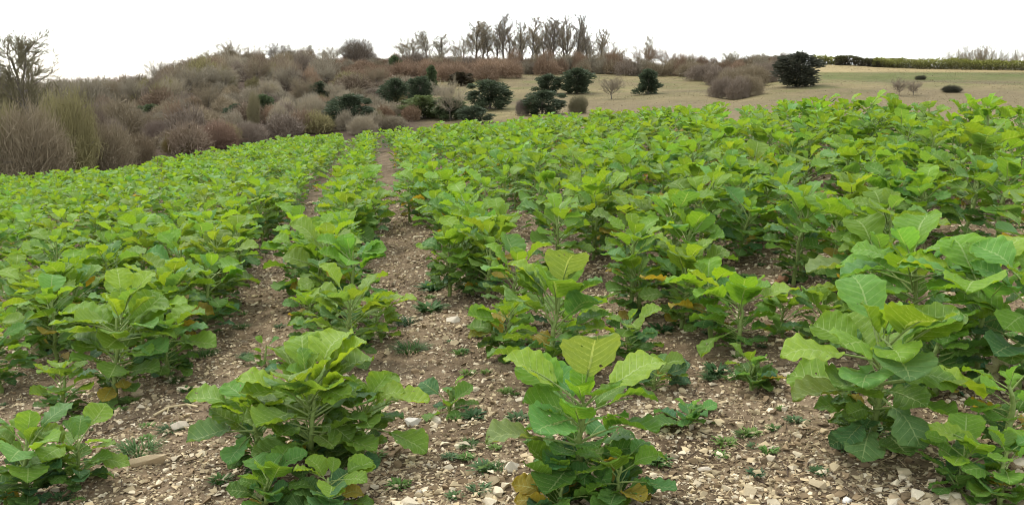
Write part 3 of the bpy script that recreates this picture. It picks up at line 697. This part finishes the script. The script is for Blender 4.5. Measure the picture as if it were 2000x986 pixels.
def plan_plant(seed, H, spread, n, bushy=0):
    """list of (kind, index, matrix, colour) in plant space; H height of the highest leaf tips"""
    R = random.Random(seed); out = []; Hs = H * .80; n = int(n * 1.3); spread *= .9; az = R.uniform(0, 6.28); tone = np.array((R.uniform(.9, 1.12), R.uniform(.92, 1.08), R.uniform(.85, 1.15)))
    def add(kind, az, h, Lf, inc, colour=None, roll=None):
        M = Matrix.Translation((0, 0, Hs * h)) @ Euler((0, 0, az)).to_matrix().to_4x4() @ Matrix.Rotation(-inc, 4, 'Y') @ Matrix.Rotation(R.uniform(-.45, .45) if roll is None else roll, 4, 'X') @ Matrix.Diagonal((Lf, Lf, Lf, 1))
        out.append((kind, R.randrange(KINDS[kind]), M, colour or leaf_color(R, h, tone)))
    for i in range(n):
        h = .13 + .87 * (i + R.random() * .6) / n; h = min(h, 1.0); az += 2.4 + R.uniform(-.5, .5)
        if h > .93: kind, Lf, inc = 'young', R.uniform(.10, .15), R.uniform(.95, 1.4)
        elif h > .60: kind, Lf, inc = R.choice(['big', 'big', 'long', 'long', 'lyrate']), R.uniform(.14, .225), R.uniform(.35, 1.1)
        elif h > .32: kind, Lf, inc = R.choice(['big', 'long', 'lyrate', 'lyrate']), R.uniform(.13, .215), R.uniform(.15, .8)
        else: kind, Lf, inc = R.choice(['lyrate', 'lyrate', 'long']), R.uniform(.09, .16), R.uniform(.0, .7)
        add(kind, az, h, Lf * spread, inc)
    for i in range(int(bushy * 1.7)):                                   # side shoots near the ground
        add(R.choice(['lyrate', 'young', 'long']), R.uniform(0, 6.28), R.uniform(.05, .4), R.uniform(.07, .135), R.uniform(.1, .9))
    if R.random() < .38: add('dry', R.uniform(0, 6.28), R.uniform(.15, .45), R.uniform(.10, .15), R.uniform(-.9, -.1), (R.uniform(.34, .5), R.uniform(.25, .36), R.uniform(.12, .2)))
    return out, add, Hs

def build_plant(x, y, leaves, Hs, label, seed, group=None, name='brassica_plant', th=1.0):
    e = empty(name, (x, y, soil1(x, y) - .01)); rl = random.Random(seed * 7 + int(x * 100)); e.rotation_euler = (rl.gauss(0, .07), rl.gauss(0, .07), 0); st = link('stem', STEM[seed % len(STEM)], e); st.scale = (th, th, Hs)
    for kind, i, M, c in leaves:
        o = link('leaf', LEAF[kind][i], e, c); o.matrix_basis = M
        if kind == 'dry': o['label'] = 'withered tan leaf'
    return tag(e, label, 'plant', group)

def top_h(u, vt, x, y): return HC + float(elev(vt)) * y - soil1(x, y)
D = math.radians
YG = (.225, .35, .028); MG = (.16, .29, .035); BG = (.115, .225, .075)
heroes = [  # u, base row, top row, spread, leaves, low shoots, label, extra leaves (kind, azimuth, height, length, tilt, colour)
 (605, 925, 690, 1.12, 42, 22, 'big bushy brassica with pale branching stem, front plant between the two stony strips',
  [('lyrate', 25, .62, .27, 30, BG), ('long', 185, .75, .24, 35, YG), ('big', -60, .8, .23, 40, MG), ('big', 20, .9, .24, 55, YG), ('big', 60, .95, .24, 55, YG), ('long', -20, .5, .24, 5, MG), ('dry', -95, .12, .14, -30, (.45, .38, .22))]),
 (1130, 968, 710, 1.08, 24, 30, 'tall front brassica with three big fan leaves and a curled withered leaf',
  [('big', 172, .95, .25, 42, YG), ('big', -75, .98, .25, 78, (.16, .24, .06)), ('big', 12, .95, .26, 38, YG), ('long', 195, .55, .27, 22, (.15, .22, .06)), ('dry', -50, .48, .15, -20, (.62, .50, .30)), ('lyrate', 10, .5, .18, 30, BG)]),
 (1700, 885, 562, 1.12, 28, 16, 'tall brassica with a huge round puckered leaf, right foreground',
  [('big', -96, .98, .24, 8, BG), ('big', 178, .80, .27, 15, YG), ('big', -8, .62, .28, 12, YG), ('big', 185, .56, .24, 10, (.13, .19, .02)), ('lyrate', -80, .55, .25, -5, BG), ('lyrate', -120, .30, .22, 5, BG), ('dry', 200, .2, .16, -50, (.5, .36, .17))]),
 (1955, 990, 835, .85, 16, 10, 'low ragged brassica cut by the bottom right corner', [('long', 150, .8, .18, 30, YG)]),
 (228, 785, 558, 1.15, 32, 10, 'upright brassica with bare pale stem and withered hanging leaf at left', [('big', 5, .72, .24, 20, MG), ('big', 178, .78, .27, 30, MG), ('long', 60, 1.0, .24, 65, YG), ('long', 120, 1.0, .24, 65, YG), ('dry', 20, .35, .20, -35, (.55, .44, .28))]),
 (120, 815, 700, 1.0, 18, 10, 'small brassica leaning left beside the upright plant with bare stem', []),
 (50, 990, 822, 1.1, 26, 22, 'low bushy brassica in the bottom left corner', []),
 (150, 960, 835, 1.1, 18, 14, 'low dark brassica right beside the corner plant at bottom left', []),
 (690, 712, 548, 1.1, 26, 8, 'second plant up the row between the stony strips, pointed leaves on the right', [('long', 10, .85, .24, 25, YG), ('long', 150, .95, .24, 60, YG)]),
 (632, 690, 590, 1.0, 20, 8, 'low broad brassica left beside the second plant between the strips', []),
 (648, 628, 520, 1.1, 22, 6, 'third plant up the row between the two stony strips', []),
 (1070, 745, 520, 1.15, 28, 14, 'large dense brassica behind the front plant with fan leaves', [('big', -80, .95, .26, 70, (.15, .23, .06)), ('long', 160, .9, .26, 45, YG), ('big', 5, .62, .24, 15, YG)]),
 (985, 690, 580, 1.0, 20, 16, 'dark leafy brassica left beside the large dense one, yellow leaf low', [('big', 180, .55, .17, 0, (.25, .25, .03))]),
 (1005, 640, 480, 1.1, 24, 8, 'tall brassica behind the large dense one right of the narrow stony strip', []),
 (925, 578, 432, 1.1, 24, 8, 'fourth plant up the row right of the narrow strip, wide top leaves', [('long', 0, .95, .24, 35, YG)]),
 (1440, 690, 548, 1.05, 22, 4, 'brassica with bare pale stalks and flat top leaves, right of centre', [('big', 0, .9, .25, 25, YG), ('long', 170, .9, .24, 45, YG), ('lyrate', 195, .5, .22, -20, MG)]),
 (1530, 655, 570, 1.0, 18, 4, 'brassica with a dipping right leaf beside the bare-stalked one', [('big', -5, .9, .23, 30, YG)]),
 (1330, 632, 462, 1.1, 24, 6, 'upright brassica with rounded leaves left of the bare-stalked one', []),
 (1470, 760, 690, .8, 12, 12, 'small dark brassica seedling clump in front of the bare-stalked plants', []),
 (1905, 735, 470, 1.15, 26, 6, 'tall brassica with long bare stem near the right edge', [('big', 150, .9, .27, 25, YG), ('big', 30, .95, .25, 45, YG)]),
 (1690, 640, 440, 1.15, 26, 4, 'tall brassica with a big drooping fan leaf right of centre', [('big', 185, .8, .30, 5, (.15, .22, .06)), ('big', 205, .5, .2, -40, (.26, .22, .03))]),
 (1990, 760, 480, 1.1, 24, 6, 'tall brassica cut by the right edge of the view', []),
 (1275, 760, 690, .75, 10, 10, 'low leafy brassica clump in the bare patch right of the front fan-leaved plant', []),
 (1350, 830, 775, .7, 8, 8, 'tiny brassica clump with brown stalks on bare soil right of the front plant', []),
 (880, 800, 735, .6, 6, 8, 'small brassica seedling in the narrow stony strip left of the front plant', []),
 (515, 715, 655, .6, 6, 6, 'small brassica seedling standing alone in the wide stony strip', []),
 (505, 905, 752, 1.1, 24, 12, 'left half of the big bushy front clump, leaves reaching over the wide strip', [('long', 180, .8, .24, 30, MG), ('big', 200, .6, .22, 10, BG)]),
 (705, 890, 748, 1.1, 22, 10, 'right half of the big bushy front clump with drooping side leaves', [('big', 10, .8, .23, 30, YG), ('long', -20, .6, .24, 5, MG)]),
 (520, 1000, 905, 1.0, 14, 16, 'low leafy brassica at the bottom edge left of the big bushy front plant', []),
 (640, 1005, 900, 1.0, 14, 16, 'low leafy brassica at the bottom edge under the big bushy front plant', []),
 (1090, 1005, 905, 1.0, 12, 16, 'low dark brassica at the bottom edge left of the fan-leaved plant', []),
 (1205, 985, 860, 1.0, 14, 14, 'low brassica right beside the base of the fan-leaved plant', []),
 (0, 770, 625, 1.1, 24, 6, 'brassica cut by the left edge beside the upright bare-stemmed plant', []),
 (330, 745, 600, 1.05, 24, 8, 'broad brassica right behind the upright bare-stemmed plant', [('big', 0, .75, .22, 10, MG)]),
 (120, 680, 560, 1.1, 24, 4, 'leafy brassica behind the cut one at the left edge', []),
 (745, 668, 575, 1.0, 22, 6, 'brassica at the right flank of the row between the stony strips', [('long', 0, .8, .22, 25, YG)]),
 (610, 655, 560, 1.0, 20, 8, 'brassica at the left flank of the row between the stony strips', []),
 (1120, 690, 590, 1.0, 20, 14, 'low brassica right beside the large dense one', []),
 (1230, 700, 600, .9, 16, 14, 'ragged low brassica between the dense plant and the rounded-leaf plant', []),
 (1390, 655, 520, 1.05, 24, 6, 'brassica between the rounded-leaf plant and the bare-stalked one', []),
 (1250, 615, 500, 1.0, 20, 6, 'brassica left of the upright rounded-leaf plant', []),
 (1600, 690, 560, 1.0, 20, 6, 'brassica behind the plant with the huge round leaf, on its left', []),
 (1790, 680, 430, 1.15, 26, 4, 'tall brassica behind the plant with the huge round leaf', [('big', -60, .8, .24, 10, BG)]),
 (1830, 760, 600, 1.0, 22, 8, 'dark brassica right behind the plant with the huge round leaf', []),
 (1975, 880, 700, .9, 18, 10, 'shaded brassica at the right edge above the corner plant', []),
 (1870, 965, 850, .95, 16, 10, 'low brassica left beside the bottom right corner plant', []),
]
hero_xy = []
for i, (u, vt, lab) in enumerate([(1575, 190, 'left of the two taller brassica clumps above the crop edge at right'), (1612, 183, 'tall brassica just right of the left clump on the crop edge'), (1702, 176, 'tallest brassica clump on the crop edge below the brown slope at right'), (1738, 186, 'brassica close right of the tallest clump on the crop edge')]):
    y = float(Yedge(u)) - .3; x = float(xfac(u, 190)) * y; H = top_h(u, vt, x, y); leaves, add, Hs = plan_plant(900 + i, H * .97, 1.15, 26, 4); build_plant(x, y, leaves, Hs, lab, i, 'tall brassicas on the crop edge')
for i, (u, vb, vt, spr, n, low, lab, extra) in enumerate(heroes):
    x, y = gpix(u, vb); H = top_h(u, vt, x, y); hero_xy.append((x, y))
    leaves, add, Hs = plan_plant(1000 + i, H * .94, spr * min(1.12, .45 + H), int(n * .92), int(low * .8))
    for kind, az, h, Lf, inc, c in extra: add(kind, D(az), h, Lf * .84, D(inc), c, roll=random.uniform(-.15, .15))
    build_plant(x, y, leaves, Hs, lab, i, 'brassicas of the foreground', th=1.0 if H > .35 else .6)

# rows running up the field
START = {-1: 5.5, 0: 6.2, 1: 6.3, 2: 5.5, 3: 4.8, 4: 4.1}
R = random.Random(21); spots = []
for k in range(-34, 24):
    y = START.get(k, 4.2) + R.uniform(0, .3); dense = k not in (-1, 0, 1)
    while y < 46:
        x = ROW_X0 + k * ROW_S + ROW_D * y + .08 * math.sin(y * .7 + k * 2) + R.gauss(0, (.28 if dense else .115) + (.006 * max(0, y - 8) if dense else .003 * max(0, y - 8)))
        u = float(u_of(x / y))
        if -120 < u < 2120 and y < float(Yedge(u)) + 1.3: spots.append((y, x, k))
        y += R.uniform(.17, .32) if dense else R.uniform(.19, .33)
spots.sort(key=lambda s: math.hypot(s[0], s[1]))
o1 = ['', 'first', 'second', 'third', 'fourth', 'fifth', 'sixth', 'seventh', 'eighth', 'ninth', 'tenth', 'eleventh', 'twelfth', 'thirteenth', 'fourteenth', 'fifteenth', 'sixteenth', 'seventeenth', 'eighteenth', 'nineteenth']
ordn = o1 + ['twentieth'] + ['twenty-' + q for q in o1[1:10]] + ['thirtieth'] + ['thirty-' + q for q in o1[1:10]] + ['fortieth'] + ['forty-' + q for q in o1[1:10]] + ['fiftieth'] + ['fifty-' + q for q in o1[1:10]]
def row_name(k):
    if k == 0: return 'the row between the two stony strips'
    if k < 0: return 'the %s row left of the wide stony strip' % ordn[-k]
    return 'the %s row right of the narrow stony strip' % ordn[k]
count = {}; near = []; far = []
for (hx, hy) in hero_xy:
    k = int(round(float(row_coord(hx, hy)))); count[k] = count.get(k, 0) + 1
NEAR = 300 - len(heroes)
for j, (y, x, k) in enumerate(spots):
    u = float(u_of(x / y)); vis = -20 < u < 2020
    if vis and len(near) < NEAR: near.append((y, x, k, j))
    else: far.append((y, x, k, j))
near.sort()
for y, x, k, j in near:
    H = R.uniform(.50, .82) * (.92 + .2 * float(vnoise(x * .7, y * .5, 77))); count[k] = count.get(k, 0) + 1; n_ = count[k]
    leaves, add, Hs = plan_plant(5000 + j, H, R.uniform(.98, 1.18) * (1.02 if k in (-1, 0, 1) else 1), 22 if y < 8 else 19, 5 if y < 8 else 2)
    lab = '%s green brassica from the front in %s' % (ordn[n_], row_name(k))
    build_plant(x, y, leaves, Hs, lab, j, 'brassicas in ' + row_name(k))

# everything further up the field, too many to pick apart: one mass of real leaves
V = []; FQ = []; FT = []; UV = []; C = []; b = 0; MI = []
for y, x, k, j in far:
    H = R.uniform(.50, .82) * (.92 + .2 * float(vnoise(x * .7, y * .5, 77))); z = soil1(x, y)
    leaves, add, Hs = plan_plant(5000 + j, H, R.uniform(.92, 1.06) * (.82 if k in (-1, 0, 1) else 1), 19, 0)
    for kind, i, M, c in leaves:
        v, a, p, uv = LEAF_LO[kind][i]; m = np.array(M)
        V.append(v @ m[:3, :3].T + m[:3, 3] + (x, y, z)); FQ.append(a + b); FT.append(p + b); b += len(v); UV.append(uv)
        cc = np.tile(c, (len(v), 1)); nb_ = 30 if False else len(v) - (p.max() - p.min() + 1); cc[nb_:] = (.2, .26, .07); C.append(cc)
fm = mk('brassica_canopy', np.concatenate(V), [np.concatenate(FQ), np.concatenate(FT)], M_leaf_far, uv=np.concatenate(UV), vcol=np.concatenate(C))
tag(link('brassica_canopy', fm), 'mass of green brassica leaves filling the far part of the field', 'crop', kind='stuff')

# ------------------------------------------------------------------ stones, pebbles, litter, weeds
def hull(seed, n, flat):
    R = np.random.default_rng(seed); bm = bmesh.new(); p = R.normal(size=(n, 3)); p /= np.linalg.norm(p, axis=1)[:, None]; p *= R.uniform(.75, 1.1, (n, 1)) * np.array([1, R.uniform(.6, .9), flat])
    vs_ = [bm.verts.new(q) for q in p]; r = bmesh.ops.convex_hull(bm, input=vs_)
    bmesh.ops.delete(bm, geom=[v for v in bm.verts if not v.link_faces], context='VERTS')
    bm.verts.index_update(); V = np.array([v.co[:] for v in bm.verts]); Fc = np.array([[v.index for v in f.verts] for f in bm.faces]); bm.free(); return V, Fc
SH = [hull(i, 18, .45 + .03 * (i % 6)) for i in range(14)]; PBL = [hull(50 + i, 8, .55) for i in range(10)]
STONE = [mk('stone', V, [Fc], M_stone, smooth=False) for V, Fc in SH]
def stone_col(R): 
    q = R.random(); f = R.uniform(.7, 1.15)
    base = (.50, .40, .245) if q < .55 else ((.62, .53, .37) if q < .80 else (.34, .255, .15))
    return tuple(v * f for v in base)
named = [(292, 912, 84, 34, 'long tan rock lying by the grass tuft in the wide stony strip', (.42, .32, .19), .35),
 (886, 625, 34, 26, 'pale upright stone in the narrow strip between the crop rows', (.55, .48, .36), 0),
 (806, 828, 40, 22, 'flat white stone right of the big bushy front plant', (.62, .57, .47), .2),
 (352, 838, 36, 24, 'blocky pale stone in the wide strip above the long rock', (.56, .48, .35), .4),
 (850, 822, 36, 24, 'rounded pale stone just right of the flat white one', (.58, .5, .37), -.4),
 (1003, 918, 46, 26, 'pale wedge stone left of the front fan-leaved plant', (.60, .53, .40), -.2),
 (1376, 914, 34, 28, 'pale round stone on bare soil right of the front fan-leaved plant', (.58, .5, .38), 0),
 (1335, 718, 36, 20, 'flat tan stone on the dark soil right of centre', (.52, .42, .3), .1),
 (1655, 975, 30, 18, 'white stone at the bottom edge right of centre', (.68, .64, .56), 0),
 (820, 965, 40, 26, 'cream stone at the bottom between the two front plants', (.56, .49, .37), .5)]
for i, (u, v, w, h, lab, c, rz) in enumerate(named):
    x, y = gpix(u, v); s = w * y / F / 2 * 1.04
    o = link('rock' if i == 0 else 'stone', STONE[i], None, c); o.location = (x, y, soil1(x, y) + s * .18); o.scale = (s, s * (.5 if i == 0 else .85), s * (1.0 if i == 0 else 1.2)); o.rotation_euler = (0, 0, rz)
    tag(o, lab, 'stone', 'larger stones on the soil')
Rg = np.random.default_rng(9); cand = []
n = 118000; yy = 2.6 + 13 * Rg.random(n) ** 1.75; aa = Rg.uniform(-.66, .66, n); xx = aa * yy
size = .005 + .012 * Rg.random(n) ** 1.5 + .026 * Rg.random(n) ** 9 + .0010 * np.maximum(yy - 4, 0)
patch = fbm(xx, yy, 1.3, 61); keep = Rg.random(n) < np.clip(patch * 2.4 - .3, .22, 1); yy, xx, size = yy[keep], xx[keep], size[keep]; n = len(yy); zz = soil_z(xx, yy)
order = np.argsort(-size / yy); big = set(order[:280].tolist()); Rr = random.Random(3)
for i in order[:280]:
    o = link('stone', STONE[int(i) % len(STONE)], soil, stone_col(Rr)); s = float(size[i]) * 1.15
    o.location = (float(xx[i]), float(yy[i]), float(zz[i]) + s * .12); o.scale = (s, s, s); o.rotation_euler = (Rr.uniform(-.3, .3), Rr.uniform(-.3, .3), Rr.uniform(0, 6.28))
rest = order[280:]; V = []; Fc = []; C = []; b = 0
for q, (pv, pf) in enumerate(PBL):
    idx = rest[q::len(PBL)]; m = len(idx); a = Rg.random(m) * 6.28; ca, sa = np.cos(a), np.sin(a); s = size[idx][:, None]
    P = pv[None] * s[..., None]; Vx = P[..., 0] * ca[:, None] - P[..., 1] * sa[:, None]; Vy = P[..., 0] * sa[:, None] + P[..., 1] * ca[:, None]
    V.append(np.stack([Vx + xx[idx][:, None], Vy + yy[idx][:, None], P[..., 2] + zz[idx][:, None] + s * .15], -1).reshape(-1, 3))
    Fc.append((pf[None] + (np.arange(m) * len(pv))[:, None, None]).reshape(-1, 3) + b); b += m * len(pv)
    t = Rg.random((m, 1)); cc = np.where(t < .4, [[.47, .37, .215]], np.where(t < .64, [[.62, .52, .35]], [[.22, .155, .085]])) * Rg.uniform(.6, 1.15, (m, 1)); C.append(np.repeat(cc, len(pv), 0))
pb = link('gravel', mk('gravel', np.concatenate(V), [np.concatenate(Fc)], M_peb, False, vcol=np.concatenate(C)), soil); pb['kind'] = 'stuff'

n = 10000; yy = 2.7 + 9 * Rg.random(n) ** 1.7; xx = Rg.uniform(-.66, .66, n) * yy; zz = soil_z(xx, yy) + .006; a = Rg.random(n) * 6.28; l = .015 + .08 * Rg.random(n) ** 2
S = np.stack([xx, yy, zz, xx + np.cos(a) * l, yy + np.sin(a) * l, soil_z(xx + np.cos(a) * l, yy + np.sin(a) * l) + .012 * Rg.random(n), .0012 + .0018 * Rg.random(n), .001 + .001 * Rg.random(n)], 1)
V, Fc = tubes(S, 3); t = Rg.random((n, 1)); cc = np.where(t < .6, [[.42, .32, .18]], [[.09, .06, .04]]) * Rg.uniform(.6, 1.2, (n, 1))
lt = link('plant_litter', mk('plant_litter', V, [Fc], M_litter, vcol=np.repeat(cc, 6, 0))); tag(lt, 'dead stalks and straw bits on the soil', 'litter', kind='stuff')

# fallen dry stalk beside the long rock
pts = [gpix(u, v) for u, v in ((300, 812), (330, 800), (365, 795), (388, 805))]; x0, y0 = pts[0]; z0 = soil1(x0, y0)
S = [(pts[i][0] - x0, pts[i][1] - y0, soil1(*pts[i]) - z0 + .015, pts[i + 1][0] - x0, pts[i + 1][1] - y0, soil1(*pts[i + 1]) - z0 + .015, .008 - .001 * i, .007 - .001 * i) for i in range(3)]
S += [(S[1][3], S[1][4], S[1][5], S[1][3] + .06, S[1][4] - .07, S[1][5] - .01, .005, .003), (S[0][3], S[0][4], S[0][5], S[0][3] + .02, S[0][4] - .08, S[0][5] - .01, .005, .003)]
V, Fc = tubes(S, 6); o = link('dead_stalk', mk('dead_stalk', V, [Fc], M_litter, vcol=np.tile((.5, .40, .22), (len(V), 1)))); o.location = (x0, y0, z0); tag(o, 'pale dry branched stalk lying in the wide stony strip', 'stalk')

def tuft_mesh(seed, n, broad):
    R = np.random.default_rng(seed); V = []; Fc = []
    for i in range(n):
        a = R.random() * 6.28; r = R.random() ** .5 * .55; bx, by = r * math.cos(a) * .9, r * math.sin(a) * .9; h = R.uniform(.35, .9); out = R.uniform(.2, .8); a2 = a + R.normal() * .6
        w = (.09 if broad else .022) * R.uniform(.7, 1.2); px, py = -math.sin(a2) * w, math.cos(a2) * w; b = len(V)
        for t, ww in ((0, .7 if not broad else .3), (.45, 1), (.8, .7), (1, .1)):
            cx, cy, cz = bx + math.cos(a2) * out * t * t, by + math.sin(a2) * out * t * t, h * t * (1 - .35 * t) - (.03 if t == 0 else 0)
            V += [(cx - px * ww, cy - py * ww, cz), (cx + px * ww, cy + py * ww, cz)]
        Fc += [(b + 2 * k, b + 2 * k + 1, b + 2 * k + 3, b + 2 * k + 2) for k in range(3)]
    return mk('tuft', np.array(V), [np.array(Fc)], M_grass)
TUFT = [tuft_mesh(i, 130, False) for i in range(3)]; WEED = [tuft_mesh(9 + i, 55, True) for i in range(3)]
gr = (.055, .115, .022); dkg = (.035, .085, .022)
for i, (u, v, w, kind, c, lab) in enumerate([
 (270, 892, 100, 0, gr, 'spreading green grass tuft behind the long rock'),
 (400, 695, 60, 0, gr, 'grass tuft in the wide strip right of the upright left plant'),
 (430, 838, 70, 0, gr, 'grass tuft left of the big bushy front plant'),
 (335, 842, 60, 0, dkg, 'thin grass tuft above the long rock'),
 (345, 750, 46, 0, gr, 'small grass tuft at the foot of the upright left plant'),
 (480, 700, 40, 0, dkg, 'small grass tuft beside the lone seedling in the wide strip'),
 (470, 640, 40, 0, gr, 'grass patch higher up the wide stony strip'),
 (800, 682, 80, 0, gr, 'grass patch across the narrow strip left of the dark leafy plant'),
 (790, 630, 60, 0, dkg, 'grass patch higher up the narrow stony strip'),
 (926, 812, 56, 1, dkg, 'dark broad-leaved weed in the bare patch left of the front fan-leaved plant'),
 (916, 866, 52, 0, gr, 'bright fine grass tuft below the dark broad-leaved weed'),
 (970, 915, 50, 0, gr, 'rounded moss-like grass tuft beside the pale wedge stone'),
 (1452, 850, 44, 0, gr, 'small grass tuft on bare soil right of centre'),
 (1410, 885, 34, 1, (.10, .19, .03), 'tiny bright weed on bare soil at lower right'),
 (1478, 925, 42, 1, (.06, .12, .05), 'bluish weed on bare soil below the small grass tuft'),
 (1380, 800, 40, 1, (.10, .18, .03), 'small light weed beside the tiny brassica clump'),
 (880, 890, 36, 1, (.08, .14, .05), 'faint weed in the stones left of the rounded tuft'),
 (885, 975, 40, 1, (.09, .16, .05), 'pale weed at the bottom edge between the two front plants'),
 (1600, 930, 44, 1, (.06, .12, .04), 'small weed left of the plant with the huge round leaf'),
 (1830, 840, 40, 0, gr, 'fine grass tuft right of the plant with the huge round leaf'),
 (1290, 640, 60, 1, dkg, 'dark weed patch in front of the upright rounded-leaf plant'),
 (1400, 730, 60, 1, dkg, 'dark weed patch left of the small dark seedling clump'),
 (850, 560, 70, 1, (.05, .12, .03), 'leafy weed patch at the right side of the narrow strip'),
 (840, 610, 70, 1, (.06, .13, .03), 'leafy weed patch in the narrow strip by the pale upright stone')]):
    x, y = gpix(u, v); s = w * y / F * .62
    o = link('grass_tuft' if kind == 0 else 'weed', (TUFT, WEED)[kind][i % 3], None, c); o.location = (x, y, soil1(x, y)); o.scale = (s, s, s * (.55 if kind == 0 else .6)); o.rotation_euler = (0, 0, i * 1.3)
    tag(o, lab, 'grass' if kind == 0 else 'weed', 'weeds and grass on the soil')

# low creeping weeds at the feet of the rows
V = []; Fc = []; C = []; b = 0; Rw = random.Random(17); n_w = 0
gv = [(np.array([v.co[:] for v in m.vertices]), np.array([p.vertices[:] for p in m.polygons])) for m in WEED]
while n_w < 430:
    y = 3.2 + 11 * Rw.random() ** 1.3; x = Rw.uniform(-.64, .64) * y; r = float(row_coord(x, y)); r = abs(r - round(r))
    if r > .34 and Rw.random() > .12: continue
    v, f = gv[n_w % 3]; s_ = Rw.uniform(.025, .075); a = Rw.uniform(0, 6.28); m = np.array([[math.cos(a), -math.sin(a), 0], [math.sin(a), math.cos(a), 0], [0, 0, .7]]) * s_
    V.append(v @ m.T + (x, y, soil1(x, y))); Fc.append(f + b); b += len(v); C.append(np.tile(np.array(Rw.choice([(.07, .14, .03), (.10, .19, .035), (.08, .14, .05), (.13, .21, .04)])), (len(v), 1))); n_w += 1
M_gc = plain('ground_weed', (.06, .12, .025), .6, .4, 20, 'att', 0, .25)
tag(link('ground_cover', mk('ground_cover', np.concatenate(V), [np.concatenate(Fc)], M_gc, vcol=np.concatenate(C))), 'small creeping weeds at the feet of the crop rows', 'weeds', kind='stuff')
